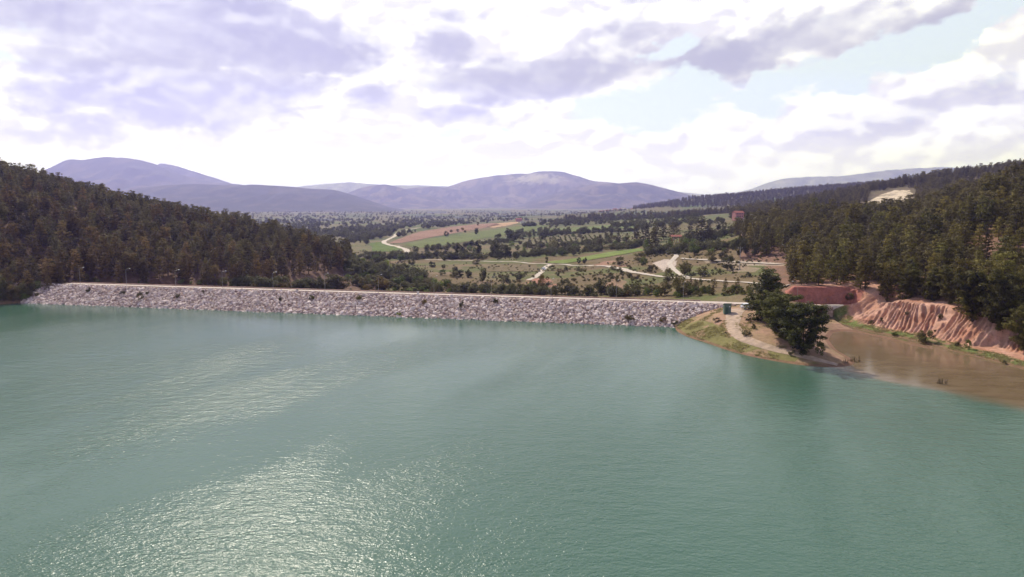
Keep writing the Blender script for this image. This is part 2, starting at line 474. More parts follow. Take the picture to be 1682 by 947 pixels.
# shallow shores
paint((ZZ < .35) * (ZZ > -1.2) * (YY < 330) * ((XX - DL[0]) * DN[0] + (YY - DL[1]) * DN[1] < 10) * .8, c3(.22, .12, .08))
nd_g = (XX - DL[0]) * DN[0] + (YY - DL[1]) * DN[1]
paint((ZZ < -1.2) * (YY < 330) * (nd_g < 10), c3(.12, .13, .08))
# pale clearings
def pp(poly): return in_poly(PXX, PYY, poly) & (YY > 200)
paint(pp([(1072, 432), (1092, 425), (1112, 428), (1110, 436), (1100, 442), (1090, 446), (1084, 440)]) * .9, c3(.52, .42, .36))
paint(pp([(1150, 424), (1230, 428), (1290, 432), (1290, 436), (1225, 436), (1160, 431)]) * .7, c3(.42, .33, .26))
paint(pp([(960, 430), (1010, 428), (1040, 430), (1040, 438), (975, 436)]) * .7 * sm(.4, .6, nB), c3(.36, .19, .14))
paint(pp([(862, 458), (900, 455), (915, 468), (905, 476), (870, 474)]) * .85 * sm(.35, .55, nB), c3(.40, .18, .13))
paint(pp([(1010, 455), (1030, 462), (1020, 476), (985, 476)]) * .5, c3(.36, .20, .15))
paint(pp([(1424, 332), (1445, 320), (1470, 312), (1494, 312), (1504, 324), (1500, 338), (1470, 344), (1440, 340)]) * (YY > 600) * sm(.26, .42, nB), c3(.60, .48, .36))
paint(pp([(1185, 440), (1215, 436), (1250, 440), (1240, 446), (1200, 446)]) * .5, c3(.40, .28, .22))
V = np.stack([XX, YY, ZZ], 1)
idx = np.arange(nr * nc).reshape(nr, nc)
F = np.stack([idx[:-1, :-1].ravel(), idx[:-1, 1:].ravel(), idx[1:, 1:].ravel(), idx[1:, :-1].ravel()], 1)
ground = put('ground', np_mesh('ground', V, F, M['ground'], {'gcol': g}, smooth=True))
tag(ground, 'valley floor, hillsides and red earth banks around the reservoir', kind='structure')

# ------------------------------------------------------------------ fields (patches of the same sheet, standing a little above it)
fc = V[F].mean(1)
fpx, fpy, _ = project(fc[:, 0], np.maximum(fc[:, 1], 1), fc[:, 2])
def field(name, poly, cols, label, rowdir=None, lift=.25):
    sel = in_poly(fpx, fpy, poly) & (fc[:, 1] > 280)
    f = F[sel]
    u, inv = np.unique(f.ravel(), return_inverse=True)
    v = V[u].copy(); v[:, 2] += lift
    t = np.clip((fbm(v[:, 0] / 14, v[:, 1] / 30, 71) - .3) / .4, 0, 1)
    if rowdir is not None:
        t = .5 * t + .5 * (.5 + .5 * np.sin((v[:, 0] * math.cos(rowdir) + v[:, 1] * math.sin(rowdir)) * 2 * math.pi / 9))
    c = np.asarray(cols[0]) * (1 - t[:, None]) + np.asarray(cols[1]) * t[:, None]
    o = put(name, np_mesh(name, v, inv.reshape(-1, 4), M['ground'], {'gcol': c}, smooth=True))
    tag(o, label, kind='structure')
field('field', [(608, 399), (626, 397), (662, 409), (656, 414), (612, 412)], [(.085, .125, .025), (.12, .155, .035)], 'bright green crop field beside the winding white road', .3)
field('field', [(662, 402), (700, 393), (745, 386), (800, 378), (850, 371), (905, 369), (885, 377), (840, 384), (790, 392), (740, 401), (690, 407)], [(.11, .135, .042), (.155, .165, .056)], 'long green field below the red ploughed field', 1.2)
field('field', [(638, 400), (655, 392), (690, 380), (730, 374), (770, 369), (815, 366), (822, 369), (790, 375), (745, 383), (700, 391), (660, 399)], [(.23, .125, .09), (.31, .185, .135)], 'red ploughed field on the low rise in the valley', .5)
field('field', [(800, 372), (820, 366), (850, 364), (853, 366), (830, 371), (810, 374)], [(.42, .26, .16), (.46, .30, .19)], 'tan ploughed field on top of the low rise')
field('field', [(865, 378), (960, 372), (1040, 366), (1046, 374), (965, 379), (870, 385)], [(.12, .15, .05), (.165, .18, .065)], 'broad pale green field in the middle of the valley', 1.4)
field('field', [(890, 431), (948, 424), (1000, 414), (1050, 408), (1060, 411), (1004, 421), (962, 428), (925, 433)], [(.14, .185, .04), (.18, .215, .055)], 'narrow bright green strip of grass above the dirt road')
field('field', [(860, 391), (1000, 384), (1005, 398), (870, 404)], [(.13, .115, .055), (.17, .14, .08)], 'striped orchard field with rows of small trees', .2)
field('field', [(790, 434), (880, 434), (888, 446), (800, 446)], [(.15, .115, .06), (.19, .14, .08)], 'dry vineyard plot in the valley behind the dam', .1)

# ------------------------------------------------------------------ roads: draped strips
M['road'] = simple_mat('pale_gravel', (.55, .46, .38), .95, .18, .7)
M['track'] = simple_mat('pinkish_track', (.43, .31, .23), .95, .2, .7)
M['damroad'] = simple_mat('dam_road_gravel', (.56, .46, .40), .95, .15, .9)
def strip(name, pts, widths, mat, label, lift=.12, step=2.0, lay=.6):
    pts = np.array(pts)[:, :2]
    seg = np.hypot(*np.diff(pts, axis=0).T); L = np.concatenate([[0], np.cumsum(seg)])
    # Catmull-like smoothing by resampling
    n = max(8, int(L[-1] / step)); s = np.linspace(0, L[-1], n)
    x, y = np.interp(s, L, pts[:, 0]), np.interp(s, L, pts[:, 1])
    k = max(1, int(min(12, n / 12)))
    for _ in range(3):
        xp, yp = np.pad(x, k, 'reflect', reflect_type='odd'), np.pad(y, k, 'reflect', reflect_type='odd')
        x = np.convolve(xp, np.ones(2 * k + 1) / (2 * k + 1), 'valid'); y = np.convolve(yp, np.ones(2 * k + 1) / (2 * k + 1), 'valid')
    dx, dy = np.gradient(x), np.gradient(y); l = np.hypot(dx, dy); nx, ny = -dy / l, dx / l
    w = np.interp(s, np.linspace(0, L[-1], len(widths)), widths) * .5
    m = 7
    e0 = 1 + (vnoise(s / 4, s * 0, 5) - .5) * .35; e1 = 1 + (vnoise(s / 4, s * 0 + 9, 5) - .5) * .35
    vs = []
    for j in range(m):
        t = j / (m - 1) * 2 - 1
        e = np.where(t < 0, e0, e1)
        X, Y = x + nx * w * t * e, y + ny * w * t * e
        Z = height(X, Y)
        vs.append(np.stack([X, Y, Z], 1))
    vs = np.array(vs)                      # m, n, 3
    zc = vs[:, :, 2]
    vs[:, :, 2] = (1 - lay) * zc + lay * zc.max(0)[None] + lift
    vs[0, :, 2] = zc[0] - .05; vs[-1, :, 2] = zc[-1] - .05
    I = np.arange(m * n).reshape(m, n)
    f = np.stack([I[:-1, :-1].ravel(), I[:-1, 1:].ravel(), I[1:, 1:].ravel(), I[1:, :-1].ravel()], 1)
    o = put(name, np_mesh(name, vs.reshape(-1, 3), f, mat, smooth=True)); tag(o, label, kind='structure')
    return o
G = ground_hits
strip('dirt_road', G([(1300, 467), (1240, 463), (1195, 461), (1160, 459), (1130, 456), (1090, 455), (1060, 453), (1040, 449), (1028, 444), (1020, 438), (1000, 436), (950, 434.5), (905, 433.5), (860, 431), (800, 429), (740, 427), (700, 426)]), [3.2, 3.2, 3.2, 4.5, 5, 3.5, 3.2, 3, 3], M['road'], 'pale dirt road curving across the valley behind the dam')
strip('dirt_road', G([(905, 433.5), (896, 437), (892, 443), (886, 450), (878, 456), (868, 460)]), [3.2, 3.2, 3.0], M['road'], 'short dirt track with the parked car dropping towards the dam')
strip('dirt_road', G([(672, 418), (668, 411), (662, 407), (645, 403.5), (630, 399.5), (628, 397), (640, 392), (648, 389), (650, 384), (658, 379.5), (672, 376.5), (690, 374)]), [6, 6, 5.5, 5, 5, 4.5], M['road'], 'white winding road beside the bright green field', lift=.3)
strip('dirt_road', G([(1130, 456), (1110, 446), (1100, 436), (1094, 428), (1118, 424), (1108, 416), (1098, 412)]), [3, 3, 3], M['road'], 'dirt track climbing from the valley road to the clearing')
strip('dirt_road', G([(1120, 424), (1150, 427), (1200, 430), (1250, 431), (1290, 433)]), [3, 3, 2.6], M['road'], 'faint pale track along the meadow below the pines')
strip('dirt_road', G([(1212, 507), (1203, 520), (1200, 532), (1205, 545), (1222, 558), (1250, 569), (1290, 579), (1330, 589), (1362, 596), (1376, 599)]), [6, 4.5, 4, 3.4, 3, 2.6, 2.2, 1.6], M['track'], 'pale track running down the spit to its tip', lift=.10, step=.5, lay=0)
strip('dirt_road', G([(1300, 503), (1318, 500.5), (1335, 500), (1350, 501.5), (1365, 502.5), (1385, 501)]), [1.6, 2, 2, 1.6], M['road'], 'white track at the foot of the shaded red bank', lift=.10, step=.5, lay=0)

# ------------------------------------------------------------------ dam
M['fill'] = simple_mat('embankment_fill', (.33, .225, .19), .95, .3, .8)
M['conc'] = simple_mat('weathered_concrete', (.46, .42, .40), .9, .2, 1.5)
dam_root = empty('dam', (0, 0, 0))
tag(dam_root, 'long low rockfill dam holding back the green reservoir', 'dam')
prof = [(-14, -5.6), (-6, -2.4), (0, 0), (6, 2.4), (12.2, 4.88), (13, CREST), (15, CREST + .02), (20.6, CREST), (21.6, CREST - .1), (32, -.9), (43, -5.8), (43, -9), (-14, -9)]
S0, S1 = -22.0, DLEN + 14
ns = 140
ss = np.linspace(S0, S1, ns)
vs = []
for s in ss:
    for (n_, z_) in prof:
        q = dam(s, n_); vs.append((q[0], q[1], z_ + (0.12 * (vnoise(np.array([s / 3.]), np.array([n_ * 1.0]), 3)[0] - .5) if 0 < n_ < 12.5 else 0)))
k = len(prof); I = np.arange(ns * k).reshape(ns, k)
f = []
for j in range(k): f.append(np.stack([I[:-1, j], I[1:, j], I[1:, (j + 1) % k], I[:-1, (j + 1) % k]], 1))
put('embankment', np_mesh('embankment', vs, np.concatenate(f), M['fill']), dam_root)
def dam_bar(name, n0, n1, z0, z1, s0, s1, mat, parent):
    vs = []; N_ = 80
    for s in np.linspace(s0, s1, N_):
        for n_, z_ in ((n0, z0), (n0, z1), (n1, z1), (n1, z0)):
            q = dam(s, n_); vs.append((q[0], q[1], z_))
    I = np.arange(N_ * 4).reshape(N_, 4); f = []
    for j in range(4): f.append(np.stack([I[:-1, j], I[1:, j], I[1:, (j + 1) % 4], I[:-1, (j + 1) % 4]], 1))
    f.append(np.array([[0, 1, 2, 3]])); f.append(np.array([[N_ * 4 - 1, N_ * 4 - 2, N_ * 4 - 3, N_ * 4 - 4]]))
    return put(name, np_mesh(name, vs, np.concatenate(f), mat), parent)
M['kerb'] = simple_mat('kerb_stone', (.33, .25, .22), .9, .25, 1.0)
M['verge'] = simple_mat('brown_verge', (.25, .15, .12), .95, .3, .6)
dam_bar('kerb', 15.0, 15.3, CREST - .1, CREST + .22, 4, DLEN + 4, M['kerb'], dam_root)
dam_bar('verge', 19.7, 21.0, CREST - .2, CREST + .30, 0, DLEN + 6, M['verge'], dam_root)
# crest road: pale strip along the top, then out to the kiosk
vs = []; cs_ = np.linspace(2, DLEN + 30, 120)
for s in cs_:
    for n_ in np.linspace(15.4, 19.6, 5):
        q = dam(s, n_)
        vs.append((q[0], q[1], 0))
vs = np.array(vs); hh = height(vs[:, 0], vs[:, 1])
vs[:, 2] = np.maximum(CREST + .07, hh + .08)
I = np.arange(len(vs)).reshape(-1, 5)
f = np.stack([I[:-1, :-1].ravel(), I[1:, :-1].ravel(), I[1:, 1:].ravel(), I[:-1, 1:].ravel()], 1)
tag(put('dam_road', np_mesh('dam_road', vs, f, M['damroad'], smooth=True)), 'pale gravel road along the crest of the dam', kind='structure')

# ------------------------------------------------------------------ riprap
def rock_protos(n):
    out = []
    for i in range(n):
        bm = bmesh.new(); rr = random.Random(100 + i)
        for k in range(15):
            v = Vector((rr.gauss(0, 1), rr.gauss(0, 1), rr.gauss(0, 1))).normalized()
            bm.verts.new((v.x * rr.uniform(.45, .62), v.y * rr.uniform(.38, .52), v.z * rr.uniform(.26, .40)))
        r = bmesh.ops.convex_hull(bm, input=bm.verts)
        junk = [e for e in r['geom_interior'] if isinstance(e, bmesh.types.BMVert)]
        bmesh.ops.delete(bm, geom=junk, context='VERTS')
        bmesh.ops.bevel(bm, geom=bm.edges[:], offset=.035, segments=1, affect='EDGES')
        bmesh.ops.triangulate(bm, faces=bm.faces)
        bm.verts.index_update()
        out.append((np.array([v.co[:] for v in bm.verts]), np.array([[v.index for v in f_.verts] for f_ in bm.faces])))
        bm.free()
    return out
RP = rock_protos(10)
rocks = []
slope = math.atan2(CREST, 13.0)
s = -9.0
while s < DLEN + 16:
    n_ = -1.6
    while n_ < 12.9:
        size = float(np.clip(RNG.lognormal(-.02, .30), .5, 1.9))
        q = dam(s + RNG.uniform(-.5, .5), n_ + RNG.uniform(-.35, .35))
        rocks.append((q[0], q[1], n_ * CREST / 13 + .10 * size, size))
        n_ += .72
    s += .86
rocks = np.array(rocks)
hg = height(rocks[:, 0], rocks[:, 1])
rocks = rocks[hg < rocks[:, 2] - .05]
edge = rocks
prio = rocks[:, 3] / np.hypot(rocks[:, 0], rocks[:, 1]) * (rocks[:, 2] > .25)
order = np.argsort(-prio)
solo = order[:300]; rest = order[300:]
def rock_rot():
    return Matrix.Rotation(random.uniform(0, 6.28), 3, 'Z') @ Matrix.Rotation(random.uniform(-.5, .5), 3, 'X') @ Matrix.Rotation(random.uniform(-.5, .5), 3, 'Y')
tilt = Matrix.Rotation(math.atan2(DU[1], DU[0]), 3, 'Z') @ Matrix.Rotation(slope, 3, 'X')
VV, FF, TT_, off = [], [], [], 0
for i in rest:
    v, f = RP[random.randrange(len(RP))]
    R_ = np.array(tilt @ rock_rot()); x, y, z, sz = rocks[i]
    VV.append(v @ R_.T * sz * 1.12 + (x, y, z)); FF.append(f + off); off += len(v)
    TT_.append(np.full(len(v), random.random()))
tag(put('riprap', np_mesh('riprap', np.concatenate(VV), np.concatenate(FF), M['rock'], {'tint': np.concatenate(TT_)})), 'bank of smaller pinkish grey rocks facing the dam', kind='stuff')
RM = [np_mesh('riprap_rock', v, f, M['rock'], {'tint': np.full(len(v), .25 + .07 * i)}) for i, (v, f) in enumerate(RP)]
third = [dam(DLEN * .33, 6)[0], dam(DLEN * .66, 6)[0]]
for i in solo:
    x, y, z, sz = rocks[i]
    o = put('riprap_rock', RM[random.randrange(len(RM))])
    o.matrix_world = Matrix.Translation((x, y, z)) @ (tilt @ rock_rot()).to_4x4() @ Matrix.Scale(sz * 1.15, 4)
    k = 0 if x < third[0] else 1 if x < third[1] else 2
    low = z < 2.4
    t = ('large pinkish rock %s on the dam face towards the forested end', 'large pinkish rock %s on the middle of the dam face', 'large pinkish rock %s on the dam face towards the green kiosk')[k] % ('low', 'high')[0 if low else 1]
    tag(o, t, 'rock', t.replace('large pinkish rock', 'large rocks'))

# ------------------------------------------------------------------ tree prototypes
def quads(c, nrm, size, aspect, rng):
    """one leaf face per centre: c (k,3), nrm (k,3)"""
    k = len(c)
    nrm = nrm / (np.linalg.norm(nrm, axis=1, keepdims=True) + 1e-9)
    r = rng.normal(size=(k, 3)); a = np.cross(nrm, r); a /= np.linalg.norm(a, axis=1, keepdims=True) + 1e-9
    b = np.cross(nrm, a)
    sz = size * rng.uniform(.6, 1.35, (k, 1))
    a, b = a * sz * .5, b * sz * .5 * aspect
    bend = nrm * sz * rng.uniform(-.2, .2, (k, 1))
    v = np.stack([c - a * .8 - b * .3, c - b + bend, c + a, c + b * .8 + bend], 1).reshape(-1, 3)
    f = np.arange(4 * k).reshape(-1, 4)
    return v, f

def clumps(centres, radii, per, size, aspect, rng, flat=.75, up=.5):
    C_, Nn, T = [], [], []
    for c, r in zip(centres, radii):
        d = rng.normal(size=(per, 3)); d /= np.linalg.norm(d, axis=1, keepdims=True)
        rad = r * rng.uniform(.35, 1, (per, 1)) ** .6
        p = c + d * rad * (1, 1, flat)
        C_.append(p); Nn.append(d + (0, 0, up) + rng.normal(size=(per, 3)) * .35)
        T.append(np.full(per, rng.random()))
    v, f = quads(np.concatenate(C_), np.concatenate(Nn), size, aspect, rng)
    return v, f, np.repeat(np.concatenate(T), 4)

def trunk_mesh(name, path, r0, limbs, seg=7):
    mb = MB()
    n = len(path)
    mb.tube(path, [r0 * (1 - .85 * i / (n - 1)) for i in range(n)], seg)
    for a, b, r in limbs:
        mid = (Vector(a) + Vector(b)) / 2 + Vector((0, 0, -.08 * (Vector(b) - Vector(a)).length))
        mb.tube([a, mid, b], [r, r * .7, r * .25], 5)
    bmesh.ops.recalc_face_normals(mb.bm, faces=mb.bm.faces)
    me = bpy.data.meshes.new(name); mb.bm.to_mesh(me); mb.bm.free(); me.materials.append(M['bark'])
    return me

def pine_proto(seed, R=2.7, base=.2, dens=1.0, round_=False, wide=1.0, per=17):
    rng = np.random.default_rng(seed); H = 10.0
    bx, by = rng.uniform(-.5, .5, 2)
    path = [(bx * math.sin(t * 2.2) * t, by * math.sin(t * 2.5) * t, H * .97 * t) for t in np.linspace(0, 1, 7)]
    at = lambda z: np.array([np.interp(z, [p[2] for p in path], [p[k] for p in path]) for k in range(2)] + [z])
    C_, Rr, limbs = [], [], []
    z = base * H
    while z < H * .985:
        u = z / H
        if round_: pr = math.sqrt(max(0, 1 - ((u - .58) / .46) ** 2)) 
        else: pr = (.7 + .3 * (u - base) / .2) if u < base + .2 else (1 - ((u - base - .2) / (.82 - base)) ** .95) * .92 + .07
        nb = int(rng.integers(4, 7)) if u < .85 else 4
        a0 = rng.uniform(0, 6.28)
        for b in range(nb):
            a = a0 + b * 6.283 / nb + rng.uniform(-.35, .35)
            L = R * pr * rng.uniform(.55, 1.18)
            rise = rng.uniform(-.05, .35) + .35 * u
            o = at(z); e = o + np.array([math.cos(a) * L, math.sin(a) * L, L * rise])
            limbs.append((tuple(o), tuple(o + (e - o) * .8), .05 * (1.2 - u)))
            m = max(1, int(round(L / .5 * dens)))
            for q in range(m):
                t = 1 - q / m * .72
                p = o + (e - o) * t + rng.normal(size=3) * (.22, .22, .15)
                C_.append(p); Rr.append(rng.uniform(.34, .60) * (.75 + .25 * t) * wide)
        z += rng.uniform(.62, 1.0) if not round_ else rng.uniform(.5, .8)
    C_.append(at(H * .97)); Rr.append(.4)
    v, f, t = clumps(C_, Rr, per, .42, .5, rng, .62, .7)
    t = np.clip(t * .75 + .25 * (v[:, 2] / H), 0, 1) * 0 + t
    return trunk_mesh('trunk', path, .17, limbs[::2]), np_mesh('crown', v, f, M['pine'], {'tint': t})

def leafy_proto(seed, H=6.0, W=3.0, nl=12, per=120, trunk=.28, size=.36, shape='round', mat='leaf'):
    rng = np.random.default_rng(seed)
    C_, Rr, limbs = [], [], []
    lo = trunk * H
    for i in range(nl):
        if shape == 'column':
            t = (i + .5) / nl; a = rng.uniform(0, 6.28)
            rr = W * .5 * (math.sin(math.pi * min(1, .15 + t * .85)) ** .6)
            c = np.array([math.cos(a) * rr * .45, math.sin(a) * rr * .45, lo + t * (H - lo)]); r = rr * rng.uniform(.6, .85) + .1
        else:
            d = rng.normal(size=3); d /= np.linalg.norm(d); d[2] = d[2] * .95 + .05
            c = np.array([d[0] * W * .33, d[1] * W * .33, lo + (H - lo) * (.44 + .40 * d[2])]); r = rng.uniform(.26, .42) * W * .62
        C_.append(c); Rr.append(r)
        limbs.append(((0, 0, lo * rng.uniform(.5, 1)), tuple(c * (.8, .8, .95)), .07 * H / 6))
    # smaller clumps on the lobes give an uneven outline
    for i in range(nl * 2):
        k = int(rng.integers(nl)); d = rng.normal(size=3); d /= np.linalg.norm(d); d[2] = abs(d[2])
        C_.append(C_[k] + d * Rr[k] * .95); Rr.append(Rr[k] * rng.uniform(.25, .5))
    per_l = [per] * nl + [per // 4] * (nl * 2)
    VV, FF, TT_, off = [], [], [], 0
    for c, r, p_ in zip(C_, Rr, per_l):
        v, f, t = clumps([c], [r], p_, size, .7, rng, .82, .4)
        VV.append(v); FF.append(f + off); off += len(v); TT_.append(np.clip(t * .6 + rng.random(len(t) // 4).repeat(4) * .4, 0, 1))
    v = np.concatenate(VV); v[:, 2] = np.maximum(v[:, 2], .02)
    path = [(0, 0, -.3), (rng.uniform(-.1, .1), rng.uniform(-.1, .1), lo), (rng.uniform(-.2, .2), rng.uniform(-.2, .2), lo + (H - lo) * .6)]
    return trunk_mesh('trunk', path, .13 * H / 6, limbs[:8]), np_mesh('crown', v, np.concatenate(FF), M[mat], {'tint': np.concatenate(TT_)})

PINES = [pine_proto(1, 2.6, .07), pine_proto(2, 3.0, .10), pine_proto(3, 2.4, .06, 1.1), pine_proto(4, 2.8, .14, .85), pine_proto(5, 2.4, .10, 1.0, True), pine_proto(6, 2.1, .05, 1.0)]
BROAD = [leafy_proto(20 + i, 6, 4.6 + .5 * (i % 3), 15 + i, 105, .10) for i in range(4)]
SHRUB = [leafy_proto(40 + i, 3, 3.6, 9 + i, 90, .06, .28) for i in range(4)]
POPLAR = [leafy_proto(60 + i, 10, 2.6, 12, 110, .08, .42, 'column') for i in range(2)]
BIGPINE = [pine_proto(81, 4.4, .03, 1.5, True, 1.5, 30), pine_proto(82, 4.0, .03, 1.5, True, 1.5, 30), pine_proto(83, 3.1, .03, 1.5, False, 1.5, 30)]

def make_tree(name, protos, k, loc, sx, sz, label, cat, group=None, color=(1, 1, 1), lean=0.0):
    r = empty(name, loc, random.uniform(0, 6.28))
    r.rotation_euler[0] = random.uniform(-lean, lean); r.rotation_euler[1] = random.uniform(-lean, lean)
    r.scale = (sx, sx, sz)
    tr, cr = protos[k % len(protos)]
    put('trunk', tr, r); c = put('crown', cr, r); c.color = (*color, 1)
    tag(r, label, cat, group)
    return r
def make_shrub(name, k, loc, sx, sz, label, group=None, color=(1, 1, 1), protos=None):
    o = put(name, (protos or SHRUB)[k % 4][1], None, loc)
    o.rotation_euler = (0, 0, random.uniform(0, 6.28)); o.scale = (sx, sx, sz); o.color = (*color, 1)
    return tag(o, label, 'bush', group)

# ---- forests: scatter, choose the 300 pines that show largest, the rest is one mass
def scatter(poly, step, rng):
    xs = [p[0] for p in poly]; ys = [p[1] for p in poly]
    X, Y = np.meshgrid(np.arange(min(xs), max(xs), step), np.arange(min(ys), max(ys), step * .87))
    X = X + (np.arange(X.shape[0]) % 2)[:, None] * step * .5
    X = X.ravel() + rng.uniform(-.42, .42, X.size) * step; Y = Y.ravel() + rng.uniform(-.42, .42, Y.size) * step
    k = in_poly(X, Y, poly)
    return X[k], Y[k]
rows_t = []
x, y = scatter([(-500, 255), (-182, 258), (-165, 270), (-140, 279), (-62, 290), tuple(atd(575, 306, 0)[:2]), tuple(atd(585, 350, 0)[:2]), tuple(atd(575, 430, 0)[:2]), (-95, 470), (-250, 500), (-520, 500)], 5.9, RNG)
nrm = fbm(x / 18, y / 18, 91)
z = height(x, y)
for a, b, c, q in zip(x, y, z, nrm):
    if c < 1.2 or q < .27: continue
    rows_t.append((a, b, c, float(np.clip(RNG.normal(10, 2.0), 5.5, 14)), 0))
RIGHT = [tuple(atz(a, b, c)[:2]) for a, b, c in ((1302, 470, 9), (1318, 469, 9.5), (1410, 471, 9.5), (1440, 484, 9), (1505, 487, 9), (1565, 497, 9), (1600, 518, 8), (1650, 548, 7), (1700, 548, 7))]
RIGHT += [(230, 150), (420, 220), (420, 560), (250, 560), (160, 520)] + [tuple(atd(1215, 470, 0)[:2]), tuple(atd(1222, 400, 0)[:2]), tuple(atd(1245, 362, 0)[:2]), tuple(atd(1295, 345, 0)[:2]), tuple(atd(1290, 300, 0)[:2])]
x, y = scatter(RIGHT, 6.2, RNG)
z = height(x, y); nrm = fbm(x / 14, y / 14, 93); px_, py_, _ = project(x, y, z)
for a, b, c, q, p_, p2 in zip(x, y, z, nrm, px_, py_):
    if c < 5.5 or q < .30: continue
    if any((p_ - u) ** 2 / w ** 2 + (p2 - v) ** 2 / h_ ** 2 < 1 for u, v, w, h_ in ((1612, 408, 30, 14), (1578, 397, 14, 8), (1668, 440, 22, 18), (1610, 445, 14, 8))): continue
    rows_t.append((a, b, c, float(np.clip(RNG.normal(10.8, 2.4), 5.5, 15)), 1))
x, y = scatter([tuple(atd(1200, 880, 0)[:2]), tuple(atd(1320, 800, 0)[:2]), tuple(atd(1420, 860, 0)[:2]), tuple(atd(1520, 640, 0)[:2]), tuple(atd(1800, 640, 0)[:2]), tuple(atd(1800, 1100, 0)[:2]), tuple(atd(1200, 1100, 0)[:2])], 9.0, RNG)
z = height(x, y); nrm = fbm(x / 40, y / 40, 94); px_, py_, _ = project(x, y, z)
for a, b, c, q, p_, p2 in zip(x, y, z, nrm, px_, py_):
    if q < .33 or (1425 < p_ < 1505 and 314 < p2 < 345 and b < 990): continue
    rows_t.append((a, b, c, RNG.uniform(9, 14), 2))
x, y = scatter([tuple(atd(1040, 2350, 0)[:2]), tuple(atd(1240, 1900, 0)[:2]), tuple(atd(1500, 1900, 0)[:2]), tuple(atd(1500, 2650, 0)[:2]), tuple(atd(1040, 2650, 0)[:2])], 17.0, RNG)
z = height(x, y); nrm = fbm(x / 90, y / 90, 95)
for a, b, c, q in zip(x, y, z, nrm):
    if q > .36: rows_t.append((a, b, c, RNG.uniform(11, 16), 2))
for i in range(330):   # belt of pines along the far side of the valley
    t = RNG.random(); p_ = 925 + 330 * t
    yy = 1500 - 350 * t + RNG.normal() * 45; q = atd(p_, yy, 0)
    rows_t.append((q[0], yy, hz(q[0], yy), RNG.uniform(9, 15), 2))
T = np.array(rows_t)
# visible area of every crown
buf = np.zeros((474, 841), bool); area = np.zeros(len(T))
hit_y = np.linspace(.25, .97, 24)
order = np.argsort(np.hypot(T[:, 0], T[:, 1]))
yyg, xxg = np.mgrid[0:474, 0:841]
for i in order:
    X, Y, Z, h_, kk = T[i]
    tx, ty, dep = project(X, Y, Z + h_ * .58)
    tx, ty = float(tx) / 2, float(ty) / 2
    rw, rh = 2.7 * h_ / 10 * FPX / dep / 2, h_ * .44 * FPX / dep / 2
    x0, x1, y0, y1 = int(max(0, tx - rw)), int(min(841, tx + rw + 1)), int(max(0, ty - rh)), int(min(474, ty + rh + 1))
    if x1 <= x0 or y1 <= y0: continue
    # behind terrain?
    ww = np.linspace(.3, .985, 30)
    if (height(X * ww, Y * ww, False) > CAMH + (Z + h_ * .9 - CAMH) * ww + .5).any(): continue
    e = ((xxg[y0:y1, x0:x1] - tx) / rw) ** 2 + ((yyg[y0:y1, x0:x1] - ty) / rh) ** 2 < 1
    sub = buf[y0:y1, x0:x1]
    area[i] = (e & ~sub).sum(); sub |= e
print('pines', len(T), 'visible', (area > 0).sum())
NS = 258
top = np.argsort(-area)[:NS]
is_top = np.zeros(len(T), bool); is_top[top] = True
pcol = {0: (1.03, .85, .76), 1: (1.04, 1.08, .74), 2: (.80, .76, .82)}
def pine_label(X, Y, Z, h_, kk):
    px, py, _ = project(X, Y, Z)
    if kk == 0:
        if py > 452: z_ = 'at the foot of the forested hill behind the dam'
        elif px < 140: z_ = 'high on the forested hill beyond the dam'
        elif px > 430: z_ = 'on the nose of the forested hill'
        else: z_ = 'midway along the forested hill'
        return ('tall brownish green pine ' if h_ > 10 else 'shorter brownish green pine ') + z_
    if kk == 1:
        if px < 1330 and py < 440: z_ = 'at the edge of the wood above the meadow'
        elif Y < 240: z_ = 'on the brink of the eroded red bank'
        elif px > 1560 and py < 460: z_ = 'on the upper slope of the steep wooded hill'
        else: z_ = 'low on the wooded hill above the red bank'
        return ('tall olive green pine ' if h_ > 11 else 'shorter olive green pine ') + z_
    return 'distant dark pine on the ridge around the pale quarry'
for i in top:
    X, Y, Z, h_, kk = T[i]; kk = int(kk)
    lab = pine_label(X, Y, Z, h_, kk)
    c = np.array(pcol[kk]) * random.uniform(.72, 1.35) * np.array((random.uniform(.92, 1.1), 1, random.uniform(.85, 1.1)))
    make_tree('pine_tree', PINES, random.randrange(6), (X, Y, Z - .15), h_ / 10 * random.uniform(.9, 1.25), h_ / 10, lab, 'tree', 'pines: ' + lab.split('pine ')[1] + (' (tall)' if lab.startswith('tall') else ' (shorter)' if lab.startswith('short') else ''), tuple(c), .04)

# mass of the rest: geometry nodes instances on points
def joined(tr, cr, name, color):
    """trunk and crown as one unlinked source object"""
    bm = bmesh.new(); me = bpy.data.meshes.new(name)
    vt = np.array([v.co[:] for v in tr.vertices]); 
    tr_f = [tuple(p.vertices) for p in tr.polygons]
    vc = np.zeros(len(cr.vertices) * 3, np.float32); cr.vertices.foreach_get('co', vc); vc = vc.reshape(-1, 3)
    nf = len(cr.polygons); fc_ = np.arange(nf * 4).reshape(-1, 4) + len(vt)
    bm.free()
    me.from_pydata(np.concatenate([vt, vc]).tolist(), [], tr_f + fc_.tolist())
    t = np.zeros(len(vc), np.float32); cr.attributes['tint'].data.foreach_get('value', t)
    a = me.attributes.new('tint', 'FLOAT', 'POINT'); a.data.foreach_set('value', np.concatenate([np.zeros(len(vt), np.float32), t]))
    me.materials.append(M['bark']); me.materials.append(cr.materials[0])
    mi = np.concatenate([np.zeros(len(tr_f), np.int32), np.ones(nf, np.int32)]); me.polygons.foreach_set('material_index', mi)
    o = bpy.data.objects.new(name, me); o.color = (*color, 1)
    return o
